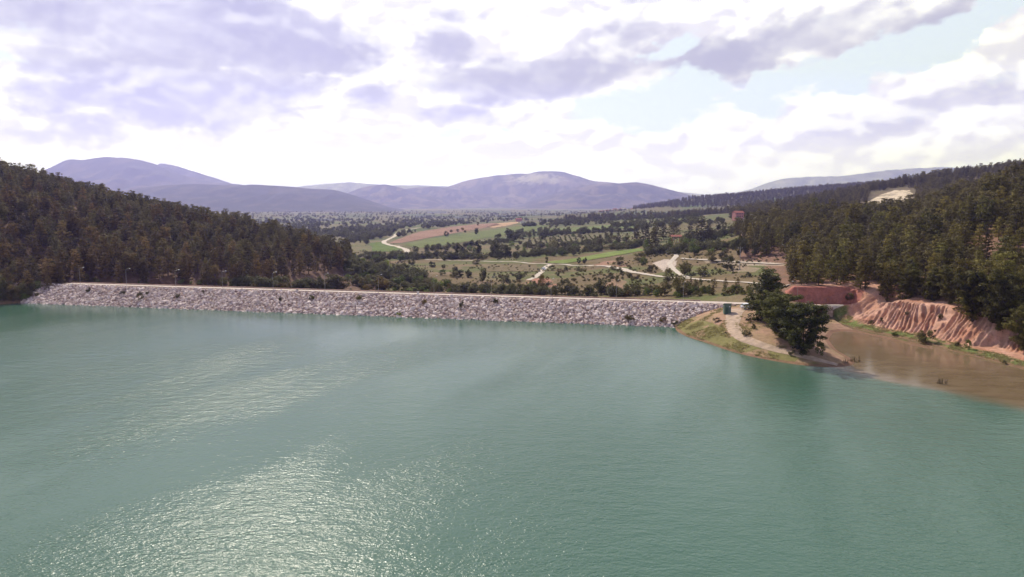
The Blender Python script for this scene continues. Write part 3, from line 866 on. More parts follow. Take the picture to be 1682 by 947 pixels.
def mass(name, label, pts, scl, sources, seed):
    """pts (k,3), scl (k,3): one object of many plants, instanced from unlinked sources"""
    pts = np.asarray(pts, np.float32); scl = np.asarray(scl, np.float32)
    me = bpy.data.meshes.new(name); me.vertices.add(len(pts)); me.vertices.foreach_set('co', pts.ravel())
    rng = np.random.default_rng(seed)
    a = me.attributes.new('scl', 'FLOAT_VECTOR', 'POINT'); a.data.foreach_set('vector', scl.ravel())
    a = me.attributes.new('rot', 'FLOAT_VECTOR', 'POINT'); a.data.foreach_set('vector', np.stack([rng.normal(size=len(pts)) * .03, rng.normal(size=len(pts)) * .03, rng.uniform(0, 6.28, len(pts))], 1).astype(np.float32).ravel())
    a = me.attributes.new('pick', 'INT', 'POINT'); a.data.foreach_set('value', rng.integers(0, len(sources), len(pts)).astype(np.int32))
    o = put(name, me)
    ng = bpy.data.node_groups.new(name + '_nodes', 'GeometryNodeTree')
    ng.interface.new_socket('Geometry', in_out='INPUT', socket_type='NodeSocketGeometry'); ng.interface.new_socket('Geometry', in_out='OUTPUT', socket_type='NodeSocketGeometry')
    gi, go = ng.nodes.new('NodeGroupInput'), ng.nodes.new('NodeGroupOutput')
    gi_ = ng.nodes.new('GeometryNodeGeometryToInstance')
    for sobj in sources:
        oi = ng.nodes.new('GeometryNodeObjectInfo'); oi.inputs['Object'].default_value = sobj; oi.inputs['As Instance'].default_value = True
        ng.links.new(oi.outputs['Geometry'], gi_.inputs[0])
    # Geometry to Instance nests, so keep a plain join of the object instances
    ng.nodes.remove(gi_)
    jn = ng.nodes.new('GeometryNodeJoinGeometry')
    for nd in [q for q in ng.nodes if q.bl_idname == 'GeometryNodeObjectInfo'][::-1]:
        ng.links.new(nd.outputs['Geometry'], jn.inputs[0])
    ip = ng.nodes.new('GeometryNodeInstanceOnPoints')
    ng.links.new(gi.outputs[0], ip.inputs['Points']); ng.links.new(jn.outputs[0], ip.inputs['Instance'])
    ip.inputs['Pick Instance'].default_value = True
    def na(nm, typ):
        q = ng.nodes.new('GeometryNodeInputNamedAttribute'); q.data_type = typ; q.inputs['Name'].default_value = nm
        return q.outputs['Attribute']
    ng.links.new(na('pick', 'INT'), ip.inputs['Instance Index'])
    ng.links.new(na('rot', 'FLOAT_VECTOR'), ip.inputs['Rotation'])
    ng.links.new(na('scl', 'FLOAT_VECTOR'), ip.inputs['Scale'])
    ng.links.new(ip.outputs[0], go.inputs[0])
    md = o.modifiers.new('plants', 'NODES'); md.node_group = ng
    return tag(o, label, kind='stuff')
for kk, lab in ((0, 'dense mass of pines filling the hill beyond the forested end of the dam'), (1, 'dense mass of pines filling the hill above the red bank'), (2, 'far dark pine woods along the ridges and valley edge')):
    sel = (T[:, 4] == kk) & ~is_top
    q = T[sel]; hs = q[:, 3] / 10; rs = RNG.uniform(.9, 1.25, len(q))
    src = [joined(*PINES[i], 'pine_source', tuple(np.array(pcol[kk]) * (.9 + .06 * i))) for i in range(6)]
    mass('pine_forest', lab, q[:, :3] - (0, 0, .15), np.stack([hs * rs, hs * rs, hs], 1), src, 200 + kk)

# ------------------------------------------------------------------ trees and bushes one can tell apart in the valley
def region(px, py):
    if py > 462:
        if px < 640: return 'just behind the dam road below the forested nose'
        if px < 800: return 'right behind the dam around the bright green thicket'
        if px < 1060: return 'behind the dam on the scrubby red slope'
        return 'behind the kiosk end of the dam'
    if py > 440:
        if px < 765: return 'around the thicket below the white winding road'
        if px < 895: return 'at the dry vineyard plot'
        if px < 1085: return 'on the scrub slope under the curving dirt road'
        return 'on the brown meadow beside the dirt road'
    if py > 415:
        if px < 720: return 'between the thicket and the white winding road'
        if px < 890: return 'in the tree row above the valley dirt road'
        if px < 1062: return 'along the narrow bright green strip'
        return 'around the pale clearing'
    if py > 384:
        if px < 720: return 'beside the small bright green field'
        if px < 862: return 'below the long green hill field'
        if px < 1005: return 'in the striped orchard field'
        if px < 1120: return 'in the dark clump in mid valley'
        return 'on the slope below the red roofed house'
    return 'on the low rise by the ploughed fields' if px < 862 else 'between the far green fields'
CN = {'dark': ((.62, .62, .56), 'dark'), 'olive': ((1.0, .92, .8), 'olive brown'), 'green': ((1.05, 1.35, .75), 'green'), 'bright': ((1.55, 1.95, .8), 'bright yellow green'), 'grey': ((1.25, 1.2, 1.35), 'grey green'), 'brown': ((1.25, .95, .75), 'brownish')}
KINDS = {'b': ('broadleaf_tree', BROAD, 5.4, 6.0, 'round broadleaf tree'), 'p': ('pine_tree', PINES, 5.6, 10.0, 'pine'), 'c': ('poplar', POPLAR, 2.9, 10.0, 'slim upright poplar'), 'y': ('young_pine', PINES, 5.6, 10.0, 'young conical pine'), 'o': ('orchard_tree', BROAD, 5.4, 6.0, 'small orchard tree')}
def plant(kind, px, py, hpx, wpx, col, label=None, pos=None):
    g_ = ground_hit(px, py) if pos is None else pos
    _, _, dep = project(*g_); dep = float(dep)
    h_, w_ = hpx * dep / FPX, wpx * dep / FPX
    c, cn = CN[col]; c = tuple(np.array(c) * random.uniform(.88, 1.12))
    loc = (g_[0], g_[1], g_[2] - .1)
    if kind == 's':
        sz = 'low' if h_ < 3.2 else 'large'
        lab = label or '%s %s bush %s' % (sz, cn, region(px, py))
        return make_shrub('shrub', random.randrange(4), loc, w_ / 4.3, h_ / 3.0, lab, None if label else 'bushes: ' + lab, c)
    name, pr, W_, H_, txt = KINDS[kind]
    sz = 'tall' if h_ > 9 else 'small' if h_ < 5.5 else 'medium sized'
    lab = label or '%s %s %s %s' % (sz, cn, txt, region(px, py))
    return make_tree(name, pr, random.randrange(8), loc, w_ / W_, h_ / H_, lab, 'tree', None if label else 'trees: ' + lab, c, .03)

HAND = [
 ('b', 630, 476, 26, 29, 'brown', 'round brownish tree by itself just behind the dam road'),
 ('b', 793, 463, 25, 18, 'dark', 'dark upright tree alone on the grass below the vineyard plot'),
 ('b', 748, 453, 16, 20, 'dark'), ('b', 757, 454, 12, 12, 'dark'), ('b', 770, 455, 15, 14, 'dark'), ('b', 832, 464, 14, 16, 'olive'), ('b', 853, 460, 13, 14, 'dark'),
 ('b', 710, 439, 11, 12, 'dark', 'small dark tree on the brown grass left of the vineyard plot'), ('s', 729, 440, 7, 9, 'dark'), ('b', 782, 434, 9, 14, 'olive', 'broad low tree standing on the valley dirt road edge'),
 ('c', 751, 422, 20, 10, 'dark'), ('c', 760, 422, 18, 8, 'dark'), ('c', 785, 422, 28, 13, 'dark', 'tallest dark poplar in the row above the valley dirt road'), ('b', 812, 421, 29, 17, 'dark', 'tall dark ragged tree in the row above the valley dirt road'), ('b', 734, 424, 14, 15, 'dark'), ('b', 834, 421, 20, 15, 'dark'), ('b', 721, 408, 9, 9, 'dark'),
 ('b', 841, 396, 23, 31, 'dark', 'big dark spreading tree right of the long green hill field'), ('b', 818, 396, 14, 13, 'dark'),
 ('b', 733, 388, 9, 10, 'dark', 'round dark tree at the lower edge of the red field'), ('b', 782, 385, 12, 10, 'dark', 'dark square crowned tree alone in the long green field'),
 ('b', 741, 381.5, 5, 6, 'dark'), ('b', 752, 380.5, 5, 6, 'dark'), ('b', 760, 378, 5, 6, 'brown'), ('b', 764, 381.5, 4, 5, 'dark'), ('b', 785, 370.5, 7, 5, 'brown'), ('b', 757, 367.5, 4.5, 6, 'dark'), ('b', 828, 363.5, 4.5, 5, 'dark'), ('b', 800, 366, 4, 5, 'dark'),
 ('b', 895, 367, 9, 9, 'dark'), ('b', 913, 369.5, 9, 6, 'grey'), ('b', 932, 370, 10, 8, 'dark'), ('b', 979, 378, 5, 6, 'dark'), ('b', 955, 377, 5, 6, 'olive'), ('b', 934, 377, 6, 6, 'dark'),
 ('p', 1046, 399, 30, 20, 'dark'), ('p', 1060, 398, 32, 20, 'dark'), ('p', 1077, 397, 31, 22, 'dark'), ('p', 1090, 392, 26, 18, 'dark'), ('p', 1107, 390, 26, 24, 'dark'), ('p', 1072, 416, 42, 24, 'dark', 'tallest dark pine of the clump in mid valley'), ('p', 1150, 395, 40, 34, 'dark', 'big dark pine with a wide crown below the red roofed house'), ('p', 1134, 392, 24, 20, 'dark'), ('p', 1164, 393, 24, 22, 'dark'),
 ('b', 1062, 416, 25, 14, 'green', 'upright green tree against the dark clump in mid valley'), ('p', 1003, 399, 18, 14, 'dark'), ('p', 1016, 399, 20, 12, 'dark'), ('p', 1029, 399, 17, 12, 'dark'), ('p', 984, 404, 19, 14, 'dark'), ('b', 908, 411, 19, 17, 'grey', 'pale grey green tree in the row below the striped orchard'),
 ('b', 1015, 409, 10, 14, 'grey'), ('b', 1031, 409, 9, 14, 'olive'), ('b', 1050, 430, 18, 23, 'olive', 'broad olive tree at the right end of the bright green strip'), ('b', 1018, 435, 15, 16, 'olive'), ('b', 951, 433, 12, 9, 'dark'), ('b', 960, 433, 12, 9, 'dark'), ('b', 898, 432, 12, 6, 'dark'), ('b', 1057, 435, 15, 15, 'green'), ('s', 1067, 447, 14, 15, 'olive'), ('s', 1076, 443, 10, 12, 'olive'),
 ('b', 1125, 452, 27, 27, 'olive', 'large olive tree between the dirt road and the pale clearing'), ('b', 1154, 454, 18, 21, 'olive', 'rounded olive tree on the meadow with its shadow beside it'), ('b', 1169, 430, 20, 20, 'olive'), ('b', 1195, 443, 26, 22, 'dark', 'dark bushy tree on the meadow left of the pines'), ('b', 1188, 428, 18, 20, 'olive'), ('s', 1229, 455, 10, 12, 'dark', 'dark bush alone on the brown meadow'),
 ('b', 1141, 418, 22, 26, 'green', 'broad green tree on the track above the pale clearing'), ('b', 1119, 411, 16, 18, 'olive'), ('b', 1088, 414, 14, 15, 'green'), ('b', 1106, 414, 9, 9, 'dark'), ('b', 1157, 408, 11, 10, 'dark'), ('s', 1036, 458, 9, 10, 'dark', 'dark bush touching the lower edge of the curving dirt road'),
 ('b', 928, 483, 26, 27, 'dark', 'dark rounded tree behind the dam, left of its twin'), ('b', 988, 483, 27, 26, 'dark', 'dark rounded tree behind the dam, right of its twin'), ('s', 965, 485, 14, 21, 'olive'), ('b', 890, 475, 26, 15, 'brown', 'slim bare stemmed tree beside the red gully'),
 ('b', 1117, 485, 37, 34, 'olive', 'largest olive tree behind the dam near the kiosk'), ('b', 1092, 485, 26, 26, 'olive', 'rounded olive tree beside the largest one behind the dam'), ('b', 1098, 464, 25, 20, 'olive'), ('s', 1115, 487, 10, 24, 'bright', 'bright yellow green bush behind the dam near the kiosk'), ('s', 1080, 486, 14, 20, 'green'), ('s', 1062, 485, 12, 18, 'green'),
 ('b', 719, 474, 20, 26, 'bright', 'bright yellow green tree in the thicket right behind the dam'), ('b', 736, 474, 18, 22, 'green'), ('b', 704, 472, 18, 22, 'olive'), ('s', 678, 479, 8, 28, 'bright', 'bright yellow green low bush beside the dam road'), ('b', 690, 466, 15, 18, 'green'), ('s', 712, 480, 8, 13, 'green'), ('s', 738, 480, 8, 13, 'green'),
 ('b', 542, 474, 26, 34, 'olive', 'broad olive bushy tree behind the dam below the forest'), ('b', 520, 475, 24, 26, 'olive'), ('b', 562, 475, 25, 28, 'olive'), ('s', 597, 474, 20, 18, 'olive'), ('s', 604, 478, 13, 18, 'brown'), ('b', 590, 468, 22, 20, 'olive'), ('s', 758, 479, 10, 14, 'grey', 'grey bush right behind the dam road'),
 ('b', 1240, 420, 22, 18, 'dark'), ('b', 1225, 418, 30, 18, 'dark'), ('b', 1214, 422, 40, 18, 'dark'), ('b', 1235, 384, 8, 12, 'bright'), ('b', 1198, 382, 9, 14, 'green'), ('b', 1180, 378, 12, 12, 'dark'), ('b', 1190, 376, 12, 10, 'olive'),
]
NPT = sum(1 for a in HAND if a[0] == 'p')
for a in HAND: plant(*a)
rnd = random.Random(5)
def scatter_px(n, kind, x0, x1, y0, y1, h_, w_, cols, test=None):
    for _ in range(n):
        px, py = rnd.uniform(x0, x1), rnd.uniform(y0, y1)
        if test and not test(px, py): continue
        hp = rnd.uniform(*h_); plant(kind, px, py, hp, hp * rnd.uniform(*w_), rnd.choice(cols))
no_road = lambda px, py: not (abs(py - np.interp(px, [560, 700, 940, 1020, 1040, 1075, 1130, 1240], [424, 427, 434, 438, 449, 454, 456, 463])) < 3)
scatter_px(38, 's', 380, 640, 471, 478, (7, 15), (1.2, 2.0), ['olive', 'olive', 'brown', 'dark'])
scatter_px(46, 's', 640, 900, 474, 483, (5, 12), (1.1, 1.9), ['olive', 'green', 'brown', 'dark', 'bright'])
scatter_px(46, 's', 870, 1230, 476, 487, (5, 14), (1.1, 1.9), ['olive', 'green', 'brown', 'dark'])
scatter_px(46, 'b', 570, 690, 426, 470, (9, 17), (1.0, 1.7), ['green', 'olive', 'bright', 'olive', 'dark'])
scatter_px(24, 's', 590, 760, 446, 470, (6, 11), (1.2, 1.9), ['green', 'olive', 'brown'])
scatter_px(52, 'b', 725, 1060, 404, 421, (7, 13), (.9, 1.5), ['dark', 'grey', 'olive', 'olive', 'green'], lambda a, b: not in_poly([a], [b], [(885, 433), (1000, 411), (1062, 404), (1064, 414), (925, 436)])[0])
scatter_px(50, 'b', 850, 1060, 382, 404, (4, 8), (.9, 1.6), ['dark', 'olive', 'olive', 'green'])
for r_ in range(6):
    for k in range(16):
        t = r_ / 5
        px = 868 + k * (8.4 + .3 * t) + rnd.uniform(-1.2, 1.2) + 4 * t; py = 390 + 2.4 * r_ - .35 * k * .5 + rnd.uniform(-.3, .3)
        plant('o', px, py, 3.2 + .3 * r_, 4.2, rnd.choice(['olive', 'green', 'grey']))
scatter_px(28, 'b', 1060, 1235, 398, 416, (7, 13), (1, 1.5), ['olive', 'green', 'dark'])
scatter_px(60, 's', 885, 1080, 442, 474, (3, 8), (1.1, 2.0), ['olive', 'brown', 'dark', 'olive'], no_road)
scatter_px(24, 's', 770, 890, 446, 472, (3, 7), (1.1, 1.8), ['olive', 'brown', 'dark'], no_road)
scatter_px(30, 'y', 1125, 1240, 468, 486, (10, 18), (.5, .75), ['olive', 'green'])
scatter_px(20, 's', 80, 400, 463.5, 467, (4, 10), (1.2, 2.0), ['olive', 'brown', 'green'])
scatter_px(34, 'b', 590, 700, 372, 424, (6, 11), (1.0, 1.6), ['dark', 'dark', 'olive'], lambda a, b: not in_poly([a], [b], [(603, 395), (630, 393), (640, 385), (690, 370), (700, 400), (672, 420), (606, 418)])[0])
scatter_px(24, 'b', 1150, 1300, 352, 378, (4, 8), (1.0, 1.6), ['olive', 'green', 'dark', 'grey'])
# left corner where the dam meets the hill
for px, py, hp, wp, c in ((6, 494, 40, 30, 'olive'), (22, 495, 30, 26, 'brown'), (36, 491, 32, 26, 'olive'), (50, 482, 22, 24, 'olive'), (62, 476, 16, 18, 'green'), (12, 480, 30, 26, 'dark'), (-12, 490, 38, 30, 'olive'), (44, 474, 26, 22, 'olive')):
    plant('b', px, py, hp, wp, c, '%s bushy tree in the clump where the dam meets the hill' % CN[c][1], None)['group'] = 'bushy trees where the dam meets the hill, ' + CN[c][1]
for px, py, hp, wp, c in ((-8, 494, 20, 26, 'olive'), (12, 493, 18, 24, 'brown'), (26, 492, 20, 26, 'olive'), (40, 491, 16, 22, 'green'), (50, 489, 14, 18, 'olive'), (33, 486, 22, 26, 'brown'), (4, 488, 26, 28, 'dark')):
    plant('s', px, py, hp, wp, c, '%s bush over the water where the dam meets the hill' % CN[c][1])['group'] = 'bushes over the water where the dam meets the hill, ' + CN[c][1]
for px, py, hp, wp in ((88, 462, 18, 22), (340, 466, 16, 26), (365, 468, 15, 24), (140, 462, 14, 16)):
    plant('s', px, py, hp, wp, 'bright' if px < 100 else 'olive')
# bushes growing out of the rock face of the dam: px, py, height, width
RB = [(60, 488, 7, 9, 'dark', 'low dark bush among the rocks nearest the forested end'), (145, 481, 9, 10, 'dark', 'small dark bush high on the rocks near the third lamp post'), (201, 484, 6, 13, 'dark', 'flat dark bush on the rocks left of the yellowish one'),
      (230, 494, 12, 15, 'olive', 'yellowish olive bush on the rocks, larger than those around it'), (242, 484, 5, 7, 'dark', 'tiny dark bush just above the yellowish olive one'), (292, 490, 7, 10, 'dark', 'dark bush halfway up the rocks between two lamp posts'), (334, 482, 5, 6, 'dark', 'tiny dark bush at the top of the rocks under the road'),
      (461, 496, 9, 8, 'dark', 'narrow dark bush on the rocks below the pines'), (512, 493, 8, 12, 'dark', 'dark rounded bush high on the rocks'), (591, 494, 9, 15, 'olive', 'wide olive bush high on the rocks near the round tree'), (655, 519, 6, 11, 'bright', 'yellow green bush at the waterline of the dam'),
      (697, 500, 8, 12, 'brown', 'brown bush on the rocks below the white post'), (758, 506, 12, 10, 'dark', 'dark pointed bush in the middle of the rocks'), (814, 498, 8, 12, 'dark', 'dark bush high on the rocks right of the pointed one'), (1035, 526, 8, 22, 'brown', 'brown spreading bush low on the rocks towards the kiosk'), (1088, 530, 9, 14, 'brown', 'brown bush low on the rocks beside the grassy spit'), (1108, 534, 7, 14, 'dark', 'dark bush at the waterline where the rocks meet the spit')]
for px, py, hp, wp, c, lab in RB:
    lo, hi = 0.0, 13.0
    for _ in range(40):
        n_ = (lo + hi) / 2; s_ = dam_s_at(px, n_, n_ * .4); q = dam(s_, n_)
        if project(q[0], q[1], n_ * .4)[1] > py: lo = n_
        else: hi = n_
    plant('s', px, py, hp * 1.1, wp, c, lab, np.array([q[0], q[1], n_ * .4 + .25]))

# spit: the three big dark pines and smaller growth
def on_ground(px, y):
    q = atd(px, y, 5); return np.array([q[0], y, hz(q[0], y)])
for px, base, hp, wp, c, lab, k in ((1258, 526, 88, 66, (.72, .86, .62), 'tall dark pine at the head of the spit behind its two neighbours', 2), (1284, 553, 72, 86, (.80, .95, .66), 'middle dark spreading pine on the spit', 1), (1319, 582, 82, 92, (.78, .95, .62), 'broadest dark pine on the spit, next to its tip', 0), (1301, 566, 50, 58, (.74, .88, .62), 'low dark pine filling the gap between the two spreading pines of the spit', 1), (1272, 538, 46, 50, (.74, .88, .62), 'short dark pine at the foot of the tall one on the spit', 0)):
    g_ = ground_hit(px, base); _, _, dep = project(*g_)
    make_tree('pine_tree', BIGPINE, k, (g_[0], g_[1], g_[2] - .2), wp * dep / FPX / (10.2 if k < 2 else 5.6), hp * dep / FPX / 10.2, lab, 'tree', None, c)
for px, py, hp, wp, c, lab in ((1347, 584, 24, 20, 'green', 'lighter green bush leaning out at the lagoon side of the spit'), (1238, 540, 10, 8, 'dark', 'small dark bush on the bare red slope of the spit'), (1272, 548, 14, 14, 'dark', 'dark bush under the big pines of the spit'), (1300, 582, 10, 14, 'dark', 'low dark bush in front of the broadest pine of the spit'),
    (1232, 530, 6, 7, 'brown', 'small brown bush beside the track of the spit'), (1177, 528, 7, 18, 'olive', 'olive tussock on the grassy side of the spit'), (1193, 547, 4, 5, 'dark', 'tiny dark bush at the edge of the spit track'), (1226, 550, 9, 20, 'olive', 'wide olive bush between the spit track and the red slope'), (1245, 508, 22, 26, 'olive', 'olive bush between the parked car and the pines')):
    plant('s', px, py, hp, wp, c, lab)
for px, base, hp, wp, k, lab in ((1598, 526, 78, 66, 0, 'big bushy pine at the corner of the bank top before the slump'), (1640, 541, 92, 78, 1, 'biggest bushy pine on the brink above the dark slump'), (1680, 574, 72, 62, 0, 'bushy pine low beside the slump at the end of the bank'), (1560, 498, 58, 52, 1, 'bushy pine on the flat top of the bank'), (1495, 489, 46, 42, 0, 'bushy pine over the middle of the ribbed bank'), (1455, 483, 34, 30, 2, 'small light green pine on the brink where the ribbed bank begins'), (1530, 492, 56, 40, 2, 'pointed dense pine behind the flat top of the bank')):
    g_ = ground_hit(px, base); _, _, dep = project(*g_)
    make_tree('pine_tree', BIGPINE, k, (g_[0], g_[1], g_[2] - .2), wp * dep / FPX / (10.2 if k < 2 else 7.6), hp * dep / FPX / 10.2, lab, 'tree', None, (1.25, 1.3, .8) if 'light' in lab else (.85, .92, .62))
for px, py, hp, wp, c, lab in ((1519, 563, 24, 32, 'olive', 'large feathery olive bush at the foot of the red bank'), (1590, 573, 16, 14, 'green', 'round green bush at the foot of the red bank before the slump'), (1572, 568, 8, 11, 'dark', 'small dark bush beside the round green one'), (1432, 532, 8, 9, 'dark', 'dark bush low on the ribbed bank, left of its pair'), (1448, 529, 8, 9, 'dark', 'dark bush low on the ribbed bank, right of its pair'),
    (1490, 516, 6, 9, 'dark', 'small bush halfway up the ribbed bank'), (1545, 523, 9, 11, 'olive', 'olive bush under the overhanging edge of the bank'), (1537, 544, 4, 8, 'dark', 'tiny dark bush low on the bank beyond the feathery one'), (1583, 505, 9, 14, 'dark', 'dark bush on the flat top of the bank'), (1395, 493, 14, 18, 'olive', 'olive bush at the foot of the shaded red bank'), (1650, 598, 7, 13, 'olive', 'olive tussock at the water below the slump'), (1470, 550, 6, 14, 'green', 'low green bush on the grassy ledge by the lagoon'), (1568, 508, 5, 9, 'olive', 'olive tuft near the lip of the bank')):
    plant('s', px, py, hp, wp, c, lab)

# ------------------------------------------------------------------ masses of small growth
src_b = [joined(*BROAD[i], 'tree_source', (.8, .78, .72)) for i in range(4)] + [joined(*SHRUB[i], 'bush_source', (1.0, .95, .8)) for i in range(4)]
pts, scl = [], []
FIELDS = [o for o in COL.objects if o.name.startswith('field')]
FP = [[(600, 396), (630, 394), (672, 411), (656, 417), (606, 416)], [(655, 404), (640, 398), (690, 378), (735, 372), (800, 364), (860, 362), (912, 367), (885, 379), (840, 386), (740, 403), (690, 409)], [(862, 378), (960, 370), (1044, 364), (1048, 376), (965, 381), (868, 387)]]
RW = [(672, 418), (668, 411), (662, 407), (645, 403.5), (630, 399.5), (628, 397), (640, 392), (648, 389), (650, 384), (658, 379.5), (672, 376.5), (690, 374)]
rng = np.random.default_rng(77)
yy = np.exp(rng.uniform(math.log(820), math.log(5500), 9000)); tt = rng.uniform(-.42, .30, 9000); xx = tt * yy
hh = height(xx, yy); px_, py_, _ = project(xx, yy, hh)
dens = fbm(xx / 120, yy / 160, 55) * .6 + fbm(xx / 40, yy / 40, 56) * .4
dr, _ = poly_sd(px_, py_, RW)
ok = (dens > .49) & (np.abs(dr) > 4) & (hh < 16)
for p in FP: ok &= ~in_poly(px_, py_, p)
k_ = np.nonzero(ok)[0]
sz = rng.uniform(.6, 1.5, len(k_))
mass('woodland', 'speckled trees and hedges over the far valley floor', np.stack([xx[k_], yy[k_], hh[k_] - .2], 1), np.stack([sz * rng.uniform(.9, 1.4, len(k_)), sz * rng.uniform(.9, 1.4, len(k_)), sz], 1), src_b[:4], 1)
yy = np.exp(rng.uniform(math.log(290), math.log(820), 5200)); tt = rng.uniform(-.24, .40, 5200); xx = tt * yy
hh = height(xx, yy); px_, py_, _ = project(xx, yy, hh)
dr = np.abs(py_ - np.interp(px_, [560, 700, 940, 1020, 1040, 1075, 1130, 1240], [424, 427, 434, 438, 449, 454, 456, 463]))
dens = fbm(xx / 22, yy / 22, 58)
s_ = (xx - DL[0]) * DN[0] + (yy - DL[1]) * DN[1]
ok = (dens > .48) & (dr > 3.5) & (s_ > 44) & ~in_poly(px_, py_, FP[0]) & ~in_poly(px_, py_, FP[1]) & ~in_poly(px_, py_, [(885, 433), (1000, 411), (1062, 404), (1064, 414), (925, 436)]) & ~in_poly(px_, py_, [(1066, 448), (1076, 422), (1120, 422), (1120, 440), (1095, 452)])
k_ = np.nonzero(ok)[0]; sz = rng.uniform(.12, .42, len(k_))
mass('undergrowth', 'low scrub and weeds scattered over the valley floor behind the dam', np.stack([xx[k_], yy[k_], hh[k_] - .05], 1), np.stack([sz * 1.2, sz * 1.2, sz], 1), src_b[4:], 2)
hp, hs_ = [], []
for line, n_, spread, z0, z1 in (([(722, 425), (790, 423), (850, 421), (930, 415), (1000, 409), (1060, 403)], 260, 2.0, .5, 1.0), ([(565, 436), (610, 447), (660, 455), (700, 462)], 200, 8, .5, 1.1), ([(600, 470), (640, 474), (700, 477), (800, 480), (900, 482), (1000, 484), (1100, 486), (1225, 488)], 210, 3.0, .3, .85),
    ([(860, 406), (930, 403), (1000, 399)], 90, 1.5, .5, .9), ([(870, 387), (950, 383), (1050, 379)], 90, .8, .5, 1.0), ([(1060, 418), (1110, 412), (1160, 408), (1230, 404)], 130, 4, .5, 1.0), ([(700, 412), (760, 404), (840, 397), (870, 384), (905, 378)], 110, 1.6, .5, 1.0), ([(600, 424), (640, 422), (690, 424), (722, 421)], 110, 3.0, .5, 1.1),
    ([(560, 400), (590, 394), (620, 388), (650, 378), (690, 368)], 130, 3, .6, 1.2), ([(1000, 374), (1060, 368), (1130, 366), (1190, 366)], 110, 2.5, .6, 1.2), ([(860, 372), (920, 368), (1000, 362), (1060, 361)], 90, .8, .6, 1.2), ([(1120, 396), (1180, 388), (1210, 378)], 80, 4, .5, 1.0), ([(560, 472), (520, 473), (440, 472), (380, 470)], 90, 2.5, .4, .9)):
    lx, ly = [p[0] for p in line], [p[1] for p in line]
    for _ in range(n_):
        px = rng.uniform(min(lx), max(lx)); o_ = np.argsort(lx)
        py = np.interp(px, np.array(lx)[o_], np.array(ly)[o_]) + rng.normal() * spread * .6
        g_ = ground_hit(px, py)
        if g_[1] < 275 or g_[1] > 4000 or np.abs(poly_sd([px], [py], RW)[0][0]) < 3.5: continue
        z_ = rng.uniform(z0, z1) * (1.0 if g_[1] < 900 else 1.25); hp.append((g_[0], g_[1], g_[2] - .1)); w_ = z_ * rng.uniform(1.0, 1.5); hs_.append((w_, w_, z_))
src_h = [joined(*BROAD[i], 'tree_source', ((1.2, 1.15, .85), (1.4, 1.6, .85), (.9, .88, .8), (1.25, 1.4, .8))[i]) for i in range(4)] + [joined(*SHRUB[i], 'bush_source', ((1.3, 1.2, .9), (1.6, 1.85, .85))[i % 2]) for i in range(4)]
mass('hedgerow', 'dense hedgerows and thickets edging the fields of the valley', hp, hs_, src_h, 9)
# grass: spit, ledge by the lagoon
def tuft(seed):
    r = np.random.default_rng(seed); V_, F_ = [], []
    for i in range(26):
        a = r.uniform(0, 6.28); o = r.normal(size=2) * .16; h_ = r.uniform(.12, .3); l = r.uniform(.05, .25)
        b = len(V_); w = .03
        V_ += [(o[0] - math.sin(a) * w, o[1] + math.cos(a) * w, -.05), (o[0] + math.sin(a) * w, o[1] - math.cos(a) * w, -.05), (o[0] + math.cos(a) * l, o[1] + math.sin(a) * l, h_)]
        F_.append((b, b + 1, b + 2))
    o = bpy.data.objects.new('tuft_source', np_mesh('tuft_source', V_, F_, M['grass'], {'tint': r.uniform(.2, 1, len(V_))}))
    return o
src_g = [tuft(i) for i in range(4)]
n_ = 26000; xx = rng.uniform(45, 125, n_); yy = rng.uniform(140, 218, n_); hh = height(xx, yy); px_, py_, _ = project(xx, yy, hh)
cd_, cs_2 = poly_sd(xx, yy, CLIFF_FOOT); cd_ = -cd_
nn = fbm(xx / 4, yy / 4, 88)
sp_ = (cd_ < -1) & (hh > .25) & (px_ < 1335) & ((nn > .60) | ((py_ > 505) & ((px_ - 1120) * .38 + 530 < py_ + 12) & (nn > .45)))
tr_px = [(1212, 507), (1203, 520), (1200, 532), (1205, 545), (1222, 558), (1250, 569), (1290, 579), (1330, 589), (1362, 596), (1376, 599)]
dr, _ = poly_sd(px_, py_, tr_px)
sp_ &= np.abs(dr) > 7
le_ = (cd_ > .6) & (cd_ < 4.4) & (nn > .48) & (hh > .1)
k_ = np.nonzero(sp_ | le_)[0]; sz = rng.uniform(.7, 1.5, len(k_))
mass('grass', 'short olive grass on the spit and on the ledge beside the lagoon', np.stack([xx[k_], yy[k_], hh[k_]], 1), np.stack([sz, sz, sz * .9], 1), src_g, 3)

# reeds standing in the shallows
M['reed'] = simple_mat('dry_reed', (.16, .12, .06), .9, .3, 5)
for px, py, n_, w_, lab in ((1405, 594, 26, 2.6, 'brown reeds standing in the water off the tip of the spit'), (1547, 630, 22, 2.4, 'dark dead twigs sticking out where brown water meets green'), (1390, 597, 12, 1.2, 'small dark reed tuft close to the tip of the spit')):
    q = atz(px, py, 0); mb = MB(); r = random.Random(px)
    for i in range(n_):
        x_, y_ = r.uniform(-w_, w_) / 2, r.gauss(0, .25); h_ = r.uniform(.4, 1.5)
        mb.tube([(x_, y_, -.4), (x_ + r.uniform(-.1, .1), y_, h_ * .6), (x_ + r.uniform(-.4, .4), y_ + r.uniform(-.2, .2), h_)], [.05, .04, .015], 4)
    tag(mb.build('reeds', M['reed'], None, (q[0], q[1], 0)), lab, 'reeds')

